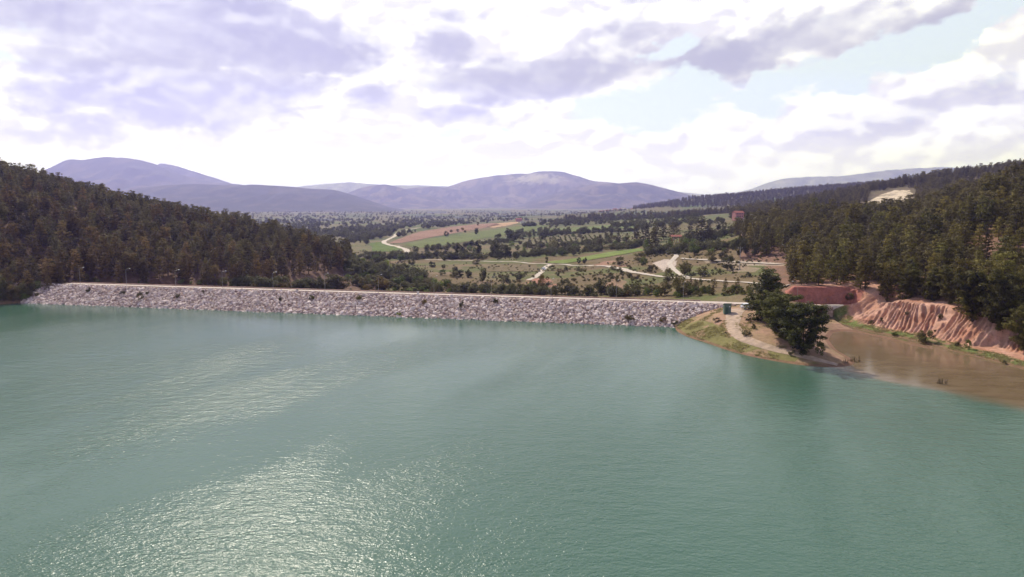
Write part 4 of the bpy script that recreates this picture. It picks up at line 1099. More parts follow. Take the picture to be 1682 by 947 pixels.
# ------------------------------------------------------------------ street lamps along the dam
M['steel'] = simple_mat('galvanised_steel', (.34, .33, .33), .5, .1, 4, .6, .5)
M['lampglass'] = simple_mat('white_lamp_housing', (.75, .75, .76), .35, .05, 4)
def lamp_meshes():
    a = MB(); a.tube([(0, 0, 0), (0, 0, 3.2), (0, 0, 6.2)], [.06, .05, .04], 8); a.box((0, 0, .08), (.34, .34, .16), 0, .02); pole = a.build('pole', M['steel'])
    a = MB(); a.tube([(0, 0, 6.15), (0, .25, 6.45), (0, .8, 6.62), (0, 1.35, 6.68)], [.035, .032, .03, .028], 7); arm = a.build('arm', M['steel'])
    a = MB(); a.box((0, 1.62, 6.69), (.26, .62, .13), 0, .05, .7); head = a.build('lamp_head', M['lampglass'])
    return pole, arm, head
lp = lamp_meshes(); lroot = None
ORD = ['first', 'second', 'third', 'fourth', 'fifth', 'sixth', 'seventh', 'eighth', 'ninth', 'tenth', 'eleventh', 'twelfth', 'thirteenth']
lamp_px = [132, 208, 289, 366, 449, 534, 622, 713, 807, 905, 1012, 1122]
def lamp(loc, rz, lab, first=False):
    r = empty('street_lamp', loc, rz)
    for o in lp:
        c = o.copy(); COL.objects.link(c); c.parent = r
    tag(r, lab, 'street lamp', 'street lamps along the dam')
ang = math.atan2(DN[1], DN[0]) - math.pi / 2
for i, px in enumerate(lamp_px):
    q = dam(dam_s_at(px, 14.3, CREST), 14.3)
    lamp((q[0], q[1], CREST), ang + math.radians(-18), '%s lamp post along the dam road counted from the forested end' % ORD[i])
g_ = ground_hit(1309, 497)
q = ground_hit(1237, 500)
lamp(tuple(q), ang + .9, 'lamp post half hidden by the tall pine at the head of the spit')
lamp(tuple(g_), math.radians(50), 'lamp post at the end of the track in front of the shaded red bank')
for o in lp: bpy.data.objects.remove(o)

# ------------------------------------------------------------------ kiosk, post, culvert, car, houses and other built things
M['kgreen'] = simple_mat('green_paint', (.13, .185, .145), .6, .15, 2)
M['kroof'] = simple_mat('pale_green_sheet', (.30, .38, .30), .5, .1, 2)
M['kdark'] = simple_mat('dark_green_paint', (.06, .11, .075), .6, .15, 2)
g_ = ground_hit(1194, 514.5)
kio = empty('kiosk', (g_[0], g_[1], g_[2] - .05), math.radians(-8)); tag(kio, 'small green booth with a sloping roof at the end of the dam', 'kiosk')
mb = MB(); mb.prism([(-1.1, 0), (1.1, 0), (1.1, 2.5), (-1.1, 3.05)], -.95, .95); mb.build('wall', M['kgreen'], kio)
mb = MB(); mb.prism([(-1.3, 3.10), (1.3, 2.45), (1.3, 2.55), (-1.3, 3.20)], -1.1, 1.1); mb.build('roof', M['kroof'], kio)
mb = MB(); mb.box((-.2, -1.125, 1.02), (.8, .05, 2.0)); d_ = mb.build('door', M['kdark'], kio)
mb = MB(); mb.box((.1, -1.18, 1.0), (.05, .06, .14)); mb.build('handle', M['steel'], d_)
mb = MB(); mb.box((-.965, .1, 1.7), (.04, .8, .6)); mb.build('window', M['kdark'], kio)
mb = MB(); mb.box((.55, -1.12, 2.2), (.34, .04, .3)); mb.build('notice_plate', M['lampglass'], kio)
# white post on the crest
q = dam(dam_s_at(687, 14.6, CREST), 14.4)
M['white'] = simple_mat('white_wash', (.72, .70, .70), .8, .1, 3)
pst = empty('marker_post', (q[0], q[1], CREST), ang); tag(pst, 'short white concrete post beside the middle of the dam road', 'post')
mb = MB(); mb.box((0, 0, .55), (.62, .5, 1.1), 0, .03); mb.build('shaft', M['white'], pst)
mb = MB(); mb.box((0, 0, 1.17), (.8, .68, .14), 0, .03); mb.build('cap', M['conc'], pst)
# culvert
M['stained'] = simple_mat('stained_concrete', (.36, .27, .23), .95, .3, 1.2)
qa, qb, qc = atd(1321, 217.6, 2)[0], atd(1357, 217.6, 2)[0], atd(1367, 217.6, 2)[0]
cul = empty('culvert', ((qa + qc) / 2, 217.6, 0)); tag(cul, 'low concrete culvert wall with a pale pillar at the head of the brown lagoon', 'culvert')
mid = (qa + qc) / 2
mb = MB(); mb.box(((qb + qc) / 2 - mid, -.15, 1.9), (qc - qb, .9, 4.2), 0, .06); mb.build('pillar', M['stained'], cul)
mb = MB(); mb.box(((qa + qb) / 2 - mid, 0, 1.55), (qb - qa - .05, .5, 4.3), 0, .04); mb.build('back_wall', simple_mat('red_stained_concrete', (.24, .10, .08), .95, .25, 1.5), cul)
mb = MB(); mb.box(((qa + qb) / 2 - mid, -.05, 3.86), (qb - qa - .05, .8, .28), 0, .04); mb.build('coping', M['stained'], cul)
# cars
M['carw'] = simple_mat('white_car_paint', (.78, .79, .82), .25, .03, 1, 0, .5)
M['carb'] = simple_mat('blue_cover', (.10, .16, .42), .5, .1, 2)
M['glass'] = simple_mat('dark_car_glass', (.03, .035, .045), .1, .1, 1, 0, .5)
M['tyre'] = simple_mat('tyre_rubber', (.025, .025, .027), .9, .1, 3)
M['lens'] = simple_mat('lamp_lens', (.65, .62, .55), .2, .05, 2)
def car(loc, rz, lab, paint, roofm=None):
    r = empty('parked_car', loc, rz); tag(r, lab, 'car')
    b = MB(); b.prism([(-2.05, .32), (2.1, .32), (2.15, .55), (2.0, .78), (1.0, .95), (-1.95, .98), (-2.1, .7)], -.84, .84); b.build('body', paint, r)
    b = MB(); b.prism([(1.0, .94), (.45, 1.46), (-1.45, 1.47), (-1.95, .97)], -.74, .74); cb = b.build('cabin', M['glass'], r)
    b = MB(); b.prism([(.5, 1.44), (.42, 1.52), (-1.42, 1.53), (-1.5, 1.44)], -.76, .76); b.build('roof', roofm or paint, r)
    for sx in (-1, 1):
        for yy_ in (-1.3, 1.32):
            b = MB(); b.tube([(sx * .70, yy_, .33), (sx * .88, yy_, .33)], .33, 14); w = b.build('wheel', M['tyre'], r)
            b = MB(); b.tube([(sx * .86, yy_, .33), (sx * .895, yy_, .33)], .19, 10); b.build('rim', M['steel'], w)
        b = MB(); b.box((sx * .6, 2.09, .66), (.34, .1, .16)); b.build('headlight', M['lens'], r)
        b = MB(); b.box((sx * .62, -2.06, .78), (.3, .08, .18)); b.build('tail_light', simple_mat('red_lens', (.4, .02, .02), .3), r)
g_ = ground_hit(1228, 507)
car((g_[0], g_[1], g_[2] + .1), math.radians(-75), 'white car with a bluish rear parked between the kiosk and the pines', M['carw'], M['carw'])
g_ = ground_hit(893, 443.5)
car((g_[0], g_[1], g_[2] + .2), math.radians(200), 'white car standing on the short dirt track behind the dam', M['carw'])

M['roofred'] = simple_mat('red_roof_tiles', (.36, .12, .085), .85, .25, 1.5)
M['wallpink'] = simple_mat('pink_render', (.52, .24, .22), .9, .12, .8)
M['wallwhite'] = simple_mat('pale_render', (.66, .62, .58), .9, .12, .8)
M['walltan'] = simple_mat('tan_render', (.48, .40, .33), .9, .15, .8)
M['pane'] = simple_mat('window_pane', (.05, .06, .08), .2, .1, 2, 0, .5)
def house(name, loc, w, d, h, rz, wall, roof, lab, cat, floors=1, nwin=3, group=None, flat=False):
    r = empty(name, loc, rz); tag(r, lab, cat, group)
    b = MB(); b.box((0, 0, h / 2 - .5), (w, d, h + 1)); b.build('wall', wall, r)
    if flat: b = MB(); b.prism([(-d / 2 - .3, h), (d / 2 + .3, h), (d / 2 + .3, h + .35), (-d / 2 - .3, h + .7)], -w / 2 - .3, w / 2 + .3)
    else: b = MB(); b.prism([(-d / 2 - .5, h - .1), (0, h + d * .28), (d / 2 + .5, h - .1), (d / 2 + .5, h + .12), (0, h + d * .28 + .25), (-d / 2 - .5, h + .12)], -w / 2 - .5, w / 2 + .5); 
    rf = b.build('roof', roof, r)
    if not flat:
        for sx in (-1, 1):
            b = MB(); b.prism([(-d / 2, h - .05), (d / 2, h - .05), (0, h + d * .28 - .02)], sx * (w / 2 - .25) - .24, sx * (w / 2 - .25) + .24); b.build('gable', wall, r)
    if nwin:
        b = MB(); b.box((-w * .5 + w / (nwin + 1) * 1.0, -d / 2 - .03, 1.05), (1.0, .1, 2.1)); b.build('door', M['kdark'], r)
        for fl in range(floors):
            for k in range(nwin):
                if fl == 0 and k == 0: continue
                b = MB(); b.box((-w * .5 + w / (nwin + 1) * (k + 1), -d / 2 - .03, fl * 2.9 + 1.6), (1.1, .1, 1.2)); b.build('window', M['pane'], r)
def at_px(px, py): return tuple(ground_hit(px, py))
house('house', at_px(1212, 361), 11, 8, 8.4, .2, M['wallpink'], M['roofred'], 'pink two storey house with a red roof at the foot of the wooded ridge', 'house', 3, 4)
house('house', at_px(1200, 349), 10, 7, 3.4, -.1, M['walltan'], M['roofred'], 'low red roofed house just left of the pink house', 'house', 1, 3)
house('house', at_px(1240, 357), 9, 7, 3.2, .4, M['wallwhite'], M['walltan'], 'small whitish house right of the pink house', 'house', 1, 3)
house('house', at_px(1262, 353), 7, 6, 3.0, .1, M['wallwhite'], M['roofred'], 'small white house at the edge of the wood above the pink house', 'house', 1, 2)
house('house', at_px(1232, 363), 14, 5, 2.6, .1, M['walltan'], M['walltan'], 'long low shed just below the pink house', 'shed', 1, 3)
house('farmhouse', at_px(852, 363.5), 16, 10, 6, .1, M['wallpink'], M['roofred'], 'red roofed farmhouse beyond the tan field on the low rise', 'house', 1, 3)
house('shed', at_px(859, 366), 10, 6, 3, .1, M['wallwhite'], M['wallwhite'], 'small white shed in front of the red roofed farmhouse', 'shed', 1, 0, flat=True)
# red roofed open shelter
g_ = ground_hit(1110, 397.5); sh = empty('shelter', tuple(g_), .1); tag(sh, 'red roofed open shelter on posts by the dark clump of trees', 'shelter')
b = MB(); b.prism([(-3, 4.4), (0, 5.6), (3, 4.4), (3, 4.6), (0, 5.85), (-3, 4.6)], -4.5, 4.5); b.build('roof', M['roofred'], sh)
for sx in (-3.8, 0, 3.8):
    for sy in (-2.4, 2.4):
        b = MB(); b.box((sx, sy, 2.1), (.35, .35, 4.8)); b.build('post', M['roofred'], sh)
# white sheds and houses far out on the plain
k = 0
FH = [(822, 354.5, 34, 6), (836, 354, 30, 6), (846, 354, 44, 7), (862, 353.5, 36, 6), (880, 353, 40, 7), (898, 353, 30, 6), (915, 352.5, 36, 7), (934, 352, 30, 6), (952, 351.5, 30, 7), (978, 350.5, 26, 6), (758, 357, 50, 7), (532, 360, 60, 8), (690, 354, 40, 6), (718, 347.5, 70, 8)]
far_lab = ['long white shed in the middle of the pale row far across the plain'] * 8 
for i, (px, py, w, h_) in enumerate(FH):
    q = atz(px, py + 1.5, -13)
    lab = 'long white shed in the pale row far across the plain' if i < 10 else ['white shed by itself on the plain behind the red field', 'white building standing where the forest edge meets the far plain', 'pale building on the plain above the winding road', 'pale long building at the foot of the blue hills'][i - 10]
    house('far_shed', (q[0], q[1], hz(q[0], q[1])), w * q[1] / 2600, 12, h_ * q[1] / 2600, random.uniform(-.2, .2), M['wallwhite'], M['wallwhite'] if i % 3 else M['walltan'], lab, 'shed', 1, 0, 'white sheds in the row across the plain' if i < 10 else None, flat=True)
for i in range(22):
    px, py = 985 + i * 3.1 + rnd.uniform(-2, 2), 349 - i * .28 + rnd.uniform(-1.5, .8)
    y_ = 3000 + rnd.uniform(-100, 250)
    q = atd(px, y_, 0); zz = hz(q[0], y_)
    house('village_house', (q[0], y_, zz), rnd.uniform(12, 22), 11, rnd.uniform(8, 16), rnd.uniform(-.4, .4), rnd.choice([M['wallwhite'], M['walltan'], M['wallpink']]), rnd.choice([M['roofred'], M['walltan']]), 'pale house of the village below the far wooded ridge', 'house', 1, 0, 'village houses below the far ridge')
# lattice power pole on the meadow
g_ = ground_hit(1215, 443); ut = empty('power_pole', tuple(g_), .3); tag(ut, 'slim grey power pole on the meadow before the pines', 'power pole')
b = MB(); b.tube([(0, 0, 0), (0, 0, 5.5), (0, 0, 11)], [.2, .16, .11], 8); b.build('pole', M['steel'], ut)
b = MB(); b.box((0, 0, 10.3), (2.4, .14, .14)); b.build('crossarm', M['steel'], ut)
for sx in (-1.05, 0, 1.05):
    b = MB(); b.tube([(sx, 0, 10.35), (sx, 0, 10.75)], [.07, .05], 6); b.build('insulator', M['white'], ut)

# ------------------------------------------------------------------ lake
def lake_mat():
    m, nt, out = new_mat('reservoir_water'); n = N(nt)
    pos = n('ShaderNodeNewGeometry').outputs['Position']
    sep = n('ShaderNodeSeparateXYZ'); n.link(pos, sep.inputs[0])
    X, Y = sep.outputs[0], sep.outputs[1]
    a, b = atz(1372, 603, 0), atz(1682, 672, 0)
    d = np.array([b[0] - a[0], b[1] - a[1]]); d /= np.linalg.norm(d); nr_ = np.array([-d[1], d[0]])
    if nr_[1] < 0: nr_ = -nr_
    dist = n.math('ADD', n.math('MULTIPLY', n.math('SUBTRACT', X, float(a[0])), float(nr_[0])), n.math('MULTIPLY', n.math('SUBTRACT', Y, float(a[1])), float(nr_[1])))
    wob = n.math('MULTIPLY', n.math('SUBTRACT', n.noise(pos, .09, 4), .5), 7.0)
    dist = n.math('ADD', dist, wob)
    right = n.mapr(X, float(a[0]) - 2.5, float(a[0]) + 1.5)
    mud = n.math('MULTIPLY', n.mapr(dist, -5.0, 5.0), right)
    bar = n.math('MULTIPLY', n.math('MULTIPLY', n.mapr(dist, -2.5, 0.6), n.mapr(dist, 5.0, .8)), n.math('MULTIPLY', right, n.mapr(X, 92, 76)))
    stain = n.noise(n.mapping(pos, (1, 2.2, 1), (0, 0, .5)), .16, 4)
    mudc = n.mix(n.mapr(stain, .35, .68), (.170, .116, .066), (.21, .150, .090))
    blot = n.mapr(n.noise(n.mapping(pos, (.5, 1.6, 1)), .35, 3), .66, .76)
    mudc = n.mix(n.math('MULTIPLY', blot, .45), mudc, (.16, .11, .10))
    big = n.noise(n.mapping(pos, (1, 1, 1)), .012, 3)
    green = n.mix(n.mapr(big, .3, .7), (.056, .122, .084), (.065, .134, .096))
    c = n.mix(mud, green, mudc)
    c = n.mix(n.math('MULTIPLY', bar, .5), c, (.30, .19, .14))
    # silt close to the dam and spit
    bs = n.principled(Roughness=.14); bs.inputs['IOR'].default_value = 1.333
    bs.inputs['Specular IOR Level'].default_value = .5
    n.link(c, bs.inputs['Base Color'])
    # ripples: fine chop + longer wavelets, weaker in the lee of the dam, in slicks and in the lagoon
    w1 = n.noise(n.mapping(pos, (1.0, 1.7, 1), (0, 0, .45)), 1.25, 3, .6)
    w2 = n.noise(n.mapping(pos, (1.0, 1.9, 1), (0, 0, .30)), .28, 3, .5)
    w3 = n.noise(pos, 3.6, 2, .5)
    hgt = n.math('ADD', n.math('ADD', n.math('MULTIPLY', w1, .30), n.math('MULTIPLY', w2, .42)), n.math('MULTIPLY', w3, .09))
    lee = n.math('ADD', n.math('MULTIPLY', n.math('SUBTRACT', X, float(DL[0])), float(DN[0])), n.math('MULTIPLY', n.math('SUBTRACT', Y, float(DL[1])), float(DN[1])))
    lee = n.mapr(lee, -75, -4, 1.0, .16)
    calm = n.mapr(n.noise(n.mapping(n.mapping(pos, (1, 1, 1), (0, 0, .42)), (3.2, .8, 1)), .011, 4, .55), .38, .62, .45, 1.15)
    st = n.math('MULTIPLY', n.math('MULTIPLY', lee, calm), n.math('SUBTRACT', 1.0, n.math('MULTIPLY', mud, .9)))
    bp = n('ShaderNodeBump'); bp.inputs['Distance'].default_value = .42
    n.link(n.math('MULTIPLY', st, WAVE), bp.inputs['Strength']); n.link(hgt, bp.inputs['Height'])
    n.link(bp.outputs[0], bs.inputs['Normal'])
    n.link(bs.outputs[0], out.inputs[0])
    return m
WAVE = 1.0
q0, q1, q2 = dam(-30, 9), dam(DLEN - 4, 9), dam(DLEN + 14, 9)
top_line = [(-3000, 300), (-400, 280), (q0[0] - 20, q0[1] + 6), tuple(q0), tuple(q1), tuple(q2), (72, 224), (108, 226), (125, 205), (140, 170), (150, 140), (3000, 100)]
vs = [(x, y, 0) for x, y in top_line]; nb_ = len(vs); vs += [(x, -1400, 0) for x, y in top_line]
f = [(i, i + nb_, i + 1 + nb_, i + 1) for i in range(nb_ - 1)]
lake = put('lake', np_mesh('lake', vs, f, lake_mat())); tag(lake, 'rippled teal green reservoir water with a brown muddy lagoon', kind='structure')

# ------------------------------------------------------------------ distant mountains
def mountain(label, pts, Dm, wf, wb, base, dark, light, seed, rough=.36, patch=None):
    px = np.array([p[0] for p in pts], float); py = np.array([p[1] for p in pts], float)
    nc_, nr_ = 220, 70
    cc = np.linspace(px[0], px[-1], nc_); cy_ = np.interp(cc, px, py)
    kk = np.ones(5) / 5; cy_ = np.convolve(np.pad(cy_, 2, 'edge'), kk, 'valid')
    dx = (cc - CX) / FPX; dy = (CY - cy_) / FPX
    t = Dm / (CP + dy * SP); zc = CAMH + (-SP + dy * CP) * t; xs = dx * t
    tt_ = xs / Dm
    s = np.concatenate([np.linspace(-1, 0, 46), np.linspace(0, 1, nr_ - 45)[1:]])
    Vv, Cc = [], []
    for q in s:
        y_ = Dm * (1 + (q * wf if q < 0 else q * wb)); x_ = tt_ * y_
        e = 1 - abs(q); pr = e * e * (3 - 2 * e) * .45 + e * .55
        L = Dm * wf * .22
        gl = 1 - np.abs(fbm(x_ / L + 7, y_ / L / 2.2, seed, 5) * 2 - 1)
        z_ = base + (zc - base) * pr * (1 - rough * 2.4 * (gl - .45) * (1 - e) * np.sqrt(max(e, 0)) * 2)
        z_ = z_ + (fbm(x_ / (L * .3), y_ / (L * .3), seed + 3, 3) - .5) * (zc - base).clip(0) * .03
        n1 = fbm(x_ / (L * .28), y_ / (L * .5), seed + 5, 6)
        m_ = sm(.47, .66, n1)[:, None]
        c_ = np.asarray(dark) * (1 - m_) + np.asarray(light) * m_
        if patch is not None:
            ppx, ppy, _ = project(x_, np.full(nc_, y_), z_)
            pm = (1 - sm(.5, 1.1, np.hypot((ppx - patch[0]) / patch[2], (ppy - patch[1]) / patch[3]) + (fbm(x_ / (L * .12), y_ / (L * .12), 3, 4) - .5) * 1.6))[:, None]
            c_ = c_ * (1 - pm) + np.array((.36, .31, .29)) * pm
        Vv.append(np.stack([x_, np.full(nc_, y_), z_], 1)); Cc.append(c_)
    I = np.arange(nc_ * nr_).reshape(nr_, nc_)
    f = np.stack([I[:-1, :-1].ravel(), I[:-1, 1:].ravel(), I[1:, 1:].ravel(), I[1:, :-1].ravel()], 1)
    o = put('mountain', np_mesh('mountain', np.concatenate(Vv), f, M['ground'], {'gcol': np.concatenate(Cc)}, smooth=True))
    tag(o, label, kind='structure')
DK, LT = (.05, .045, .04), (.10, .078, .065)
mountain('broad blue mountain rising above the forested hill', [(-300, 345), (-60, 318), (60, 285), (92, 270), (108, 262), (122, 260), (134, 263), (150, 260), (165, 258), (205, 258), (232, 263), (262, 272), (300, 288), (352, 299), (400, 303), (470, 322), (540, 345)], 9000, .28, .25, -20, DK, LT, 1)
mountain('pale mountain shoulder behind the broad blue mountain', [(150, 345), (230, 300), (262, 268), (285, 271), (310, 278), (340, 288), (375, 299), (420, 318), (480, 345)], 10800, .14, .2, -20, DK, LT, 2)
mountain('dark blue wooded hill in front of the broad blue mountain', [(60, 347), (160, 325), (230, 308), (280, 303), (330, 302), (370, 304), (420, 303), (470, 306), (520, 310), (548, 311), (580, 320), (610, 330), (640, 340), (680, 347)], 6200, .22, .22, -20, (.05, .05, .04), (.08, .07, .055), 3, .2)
mountain('faint pale mountains on the horizon behind the hills', [(420, 345), (490, 306), (530, 302), (572, 299), (600, 301), (640, 304), (690, 304), (740, 306), (800, 345)], 13200, .1, .1, -20, (.22, .22, .22), (.32, .31, .30), 4)  # pale albedo puts the haze of a greater distance into the colour
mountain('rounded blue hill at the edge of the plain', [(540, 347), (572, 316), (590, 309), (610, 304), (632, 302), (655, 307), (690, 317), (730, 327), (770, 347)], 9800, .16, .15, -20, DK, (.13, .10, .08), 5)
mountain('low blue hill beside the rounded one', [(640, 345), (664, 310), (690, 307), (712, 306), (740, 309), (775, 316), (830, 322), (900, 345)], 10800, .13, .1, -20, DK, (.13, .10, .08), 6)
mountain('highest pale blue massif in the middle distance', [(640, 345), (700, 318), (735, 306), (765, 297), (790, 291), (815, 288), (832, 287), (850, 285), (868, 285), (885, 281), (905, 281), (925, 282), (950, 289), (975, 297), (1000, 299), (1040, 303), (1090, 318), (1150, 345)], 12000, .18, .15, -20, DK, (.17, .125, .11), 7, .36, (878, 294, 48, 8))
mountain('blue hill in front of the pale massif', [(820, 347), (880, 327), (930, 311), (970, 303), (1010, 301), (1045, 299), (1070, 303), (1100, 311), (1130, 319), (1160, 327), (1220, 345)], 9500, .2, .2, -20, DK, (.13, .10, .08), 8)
mountain('faint far range beyond the wooded ridge', [(1060, 345), (1090, 312), (1130, 316), (1180, 322), (1235, 310), (1262, 299), (1290, 292), (1330, 290), (1380, 289), (1420, 284), (1460, 279), (1500, 276), (1545, 274), (1590, 276), (1640, 282), (1700, 290), (1800, 345)], 13600, .1, .1, -20, (.26, .26, .25), (.36, .34, .33), 9)  # distance haze painted in: colours lighter than those of the nearer hills

# ------------------------------------------------------------------ sky, sun, haze, camera
SUN_AZ, SUN_EL = math.radians(-23), math.radians(43)
w = bpy.data.worlds.new('World'); SC.world = w; w.use_nodes = True
nt = w.node_tree; nt.nodes.clear(); n = N(nt)
wo = nt.nodes.new('ShaderNodeOutputWorld'); bg = nt.nodes.new('ShaderNodeBackground'); bg.inputs[1].default_value = .1
n.link(bg.outputs[0], wo.inputs[0])
sky = n('ShaderNodeTexSky', sky_type='NISHITA'); sky.sun_disc = False
sky.sun_elevation = SUN_EL; sky.sun_rotation = SUN_AZ; sky.air_density = 1.0; sky.dust_density = 1.5; sky.ozone_density = 1.5
gen = n('ShaderNodeTexCoord').outputs['Generated']
sp = n('ShaderNodeSeparateXYZ'); n.link(gen, sp.inputs[0])
az = n.math('ARCTAN2', sp.outputs[0], sp.outputs[1]); el = n.math('ARCSINE', sp.outputs[2])
def azel(px, py):
    x, y, z = ray(px, py); l = math.sqrt(x * x + y * y + z * z)
    return math.atan2(x, y), math.asin(z / l)
cv = n('ShaderNodeCombineXYZ'); n.link(az, cv.inputs[0]); n.link(n.math('MULTIPLY', el, 1.6), cv.inputs[1])
cvec = cv.outputs[0]
wa = n.noise(cvec, 5.0, 9, .60); wb2 = n.noise(n.mapping(cvec, (1, 1, 1), (0, 0, 1.3)), 5.0, 9, .60)
fine = n.noise(cvec, 14.0, 9, .62)
azw = n.math('ADD', az, n.math('MULTIPLY', n.math('SUBTRACT', wa, .5), .26))
elw = n.math('ADD', el, n.math('MULTIPLY', n.math('SUBTRACT', wb2, .5), .13))
def blob(px, py, rx, ry, amp=1.0, ang=0.0):
    a, e = azel(px, py); ra, re = rx / FPX, ry / FPX
    du = n.math('SUBTRACT', azw, a); dv = n.math('SUBTRACT', elw, e)
    c_, s_ = math.cos(ang), math.sin(ang)
    u = n.math('ADD', n.math('MULTIPLY', du, c_ / ra), n.math('MULTIPLY', dv, s_ / ra))
    v = n.math('ADD', n.math('MULTIPLY', du, -s_ / re), n.math('MULTIPLY', dv, c_ / re))
    r2 = n.math('ADD', n.math('MULTIPLY', u, u), n.math('MULTIPLY', v, v))
    return n.math('MULTIPLY', n.math('SUBTRACT', 1.0, r2, clamp=True), amp)
def union(bl):
    r = bl[0]
    for b_ in bl[1:]: r = n.math('MAXIMUM', r, b_)
    return r
grey = union([blob(300, 40, 300, 80), blob(460, 75, 190, 62), blob(230, 130, 170, 50), blob(300, 165, 240, 48, .8), blob(120, 170, 110, 34, .7), blob(430, 150, 120, 40, .8), blob(110, 215, 110, 26, .5), blob(590, 165, 62, 46, .55), blob(560, 80, 70, 28, .5),
              blob(720, 70, 75, 60, .65), blob(740, 20, 90, 30, .5), blob(860, 125, 230, 42, .8, .10), blob(1000, 60, 140, 70, .45, .5), blob(780, 190, 120, 34, .55), blob(1180, 105, 160, 48, .85, .12), blob(1330, 50, 190, 48, .65, .25), blob(1480, 40, 150, 40, .5, .35), blob(1480, 195, 240, 36, .35, .15), blob(1600, 160, 120, 20, .4, .1)])
gap = union([blob(1060, 180, 130, 46, .9, -.1), blob(1130, 150, 110, 30, .7), blob(1290, 140, 160, 36, .9, .22), blob(1450, 100, 170, 34, 1.0, .42), blob(1580, 40, 140, 34, 1.0, .55), blob(1240, 175, 130, 26, .6, .1), blob(1070, 90, 60, 24, .6, .6), blob(720, 228, 40, 14, .6), blob(845, 208, 40, 12, .6), blob(30, 105, 40, 14, .4)])
front = n.math('MULTIPLY', n.mapr(n.math('ABSOLUTE', az), 1.1, .75), n.mapr(el, .42, .30))
# elsewhere the same kind of sky at random
plane = n('ShaderNodeVectorMath', operation='DIVIDE'); n.link(gen, plane.inputs[0])
cz = n.math('ADD', n.math('MAXIMUM', sp.outputs[2], 0.0), .12)
cb = n('ShaderNodeCombineXYZ')
for i in range(3): n.link(cz, cb.inputs[i])
n.link(cb.outputs[0], plane.inputs[1])
gen_c = n.noise(plane.outputs[0], .75, 7, .58)
gen_grey = n.mapr(gen_c, .50, .68); gen_gap = n.mapr(gen_c, .56, .44)
gmask = n.mapr(n.math('ADD', grey, n.math('MULTIPLY', n.math('SUBTRACT', fine, .5), .55)), .06, .62)
bmask = n.mapr(n.math('ADD', gap, n.math('MULTIPLY', n.math('SUBTRACT', fine, .5), 1.6)), .18, .62)
def fmix(f, a, b_): return n.math('ADD', n.math('MULTIPLY', a, n.math('SUBTRACT', 1.0, f)), n.math('MULTIPLY', b_, f))
gm = fmix(front, gen_grey, gmask); bm_ = fmix(front, gen_gap, bmask)
thin = n.noise(cvec, 9.0, 8, .6)
def puff(vec):
    wv = n('ShaderNodeTexNoise'); n.link(vec, wv.inputs['Vector']); wv.inputs['Scale'].default_value = 9; wv.inputs['Detail'].default_value = 5
    ad = n('ShaderNodeVectorMath', operation='MULTIPLY_ADD'); n.link(wv.outputs['Color'], ad.inputs[0]); ad.inputs[1].default_value = (.10, .08, 0); n.link(vec, ad.inputs[2])
    vo = n('ShaderNodeTexVoronoi', feature='SMOOTH_F1', voronoi_dimensions='2D'); n.link(ad.outputs[0], vo.inputs['Vector'])
    vo.inputs['Scale'].default_value = 6.0; vo.inputs['Detail'].default_value = 3; vo.inputs['Roughness'].default_value = .55; vo.inputs['Smoothness'].default_value = .55
    return n.math('SUBTRACT', 1.0, vo.outputs['Distance'])
lit = puff(cvec)
off = n('ShaderNodeVectorMath', operation='ADD'); n.link(cvec, off.inputs[0]); off.inputs[1].default_value = (-.006, .018, 0)
lit2 = puff(off.outputs[0])
relief = n.math('MULTIPLY', n.math('SUBTRACT', lit, lit2), 2.2)
relief = n.math('ADD', relief, n.math('MULTIPLY', n.math('SUBTRACT', thin, .5), .9))
gm = n.math('SUBTRACT', gm, n.math('MULTIPLY', relief, n.mapr(gm, .0, .35, .12, .30)), clamp=True)
white = n.mix(n.mapr(relief, -.35, .35), (8.7, 8.5, 9.9), (13, 12.9, 13.4))
greyc = n.mix(n.mapr(n.math('ADD', n.noise(cvec, 5.0, 8, .6), n.math('MULTIPLY', relief, .25)), .32, .68), (5.3, 5.25, 6.5), (7.6, 7.55, 8.6))
greyc = n.mix(n.math('MULTIPLY', front, n.mapr(grey, .25, .95)), greyc, n.mix(1.0, greyc, (.80, .80, .86), 'MULTIPLY'))
cloud = n.mix(n.math('MULTIPLY', gm, .97), white, greyc)
gain = n.mix(1.0, sky.outputs[0], (1.5, 1.5, 1.5), 'MULTIPLY')
blue = n.mix(.9, gain, (8.1, 9.1, 10.7))
up = n.mix(n.mapr(el, .30, .62), blue, sky.outputs[0])
fin = n.mix(bm_, cloud, up)
fin = n.mix(n.mapr(el, .34, .8, 0, .9), fin, sky.outputs[0])        # clearer overhead
fin = n.mix(n.mapr(el, .10, .0, 0, .5), fin, (10.4, 10.4, 10.6))     # milky towards the horizon
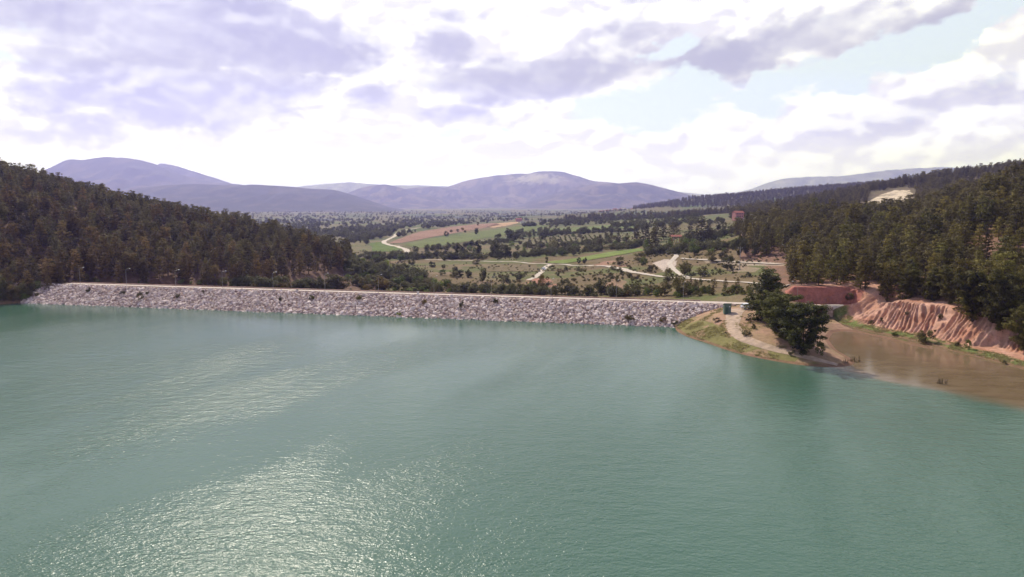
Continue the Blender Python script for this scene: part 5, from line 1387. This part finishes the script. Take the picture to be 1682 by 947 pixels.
fin = n.mix(n.mapr(el, .17, .0, 0, 1, False), fin, n.mix(1.0, fin, (1.06, 1.06, 2.4), 'MULTIPLY'))
n.link(fin, bg.inputs[0])

sd = bpy.data.lights.new('sun', 'SUN'); sd.energy = 4.6; sd.angle = math.radians(.53); sd.color = (1.0, .935, .88)
so = bpy.data.objects.new('sun', sd); COL.objects.link(so)
so.rotation_euler = Vector((math.sin(SUN_AZ) * math.cos(SUN_EL), math.cos(SUN_AZ) * math.cos(SUN_EL), math.sin(SUN_EL))).to_track_quat('Z', 'Y').to_euler()

hm, hnt, hout = new_mat('valley_haze')
hv = hnt.nodes.new('ShaderNodeVolumePrincipled'); hv.inputs['Color'].default_value = (.355, .355, 1.0, 1); hv.inputs['Absorption Color'].default_value = (1, 1, 1, 1); hv.inputs['Density'].default_value = 1.1e-4; hv.inputs['Anisotropy'].default_value = .45
hnt.links.new(hv.outputs[0], hout.inputs['Volume'])
b = MB(); b.box((0, 7600, 560), (64000, 18800, 1240)); hz_o = b.build('haze', hm); tag(hz_o, 'thin bluish haze lying over the whole valley', kind='stuff')
ZR = (ZZ.min(), ZZ.max()); print('ground z', ZR)

cd = bpy.data.cameras.new('camera'); co = bpy.data.objects.new('camera', cd); COL.objects.link(co); SC.camera = co
cd.sensor_width = 36; cd.lens = 36 * FPX / 1682; cd.clip_start = .5; cd.clip_end = 90000
co.location = (0, 0, CAMH); co.rotation_euler = (math.pi / 2 - PITCH, 0, 0)
SC.view_settings.view_transform = 'Standard'; SC.view_settings.look = 'None'; SC.view_settings.exposure = 0; SC.view_settings.gamma = 1
SC.render.engine = 'CYCLES'
cy = SC.cycles
cy.use_denoising = True; cy.denoising_prefilter = 'ACCURATE'; cy.denoising_input_passes = 'RGB_ALBEDO_NORMAL'; cy.max_bounces = 5; cy.diffuse_bounces = 2; cy.glossy_bounces = 2; cy.transmission_bounces = 2; cy.volume_bounces = 0; cy.transparent_max_bounces = 4
cy.sample_clamp_direct = 5; cy.sample_clamp_indirect = 4
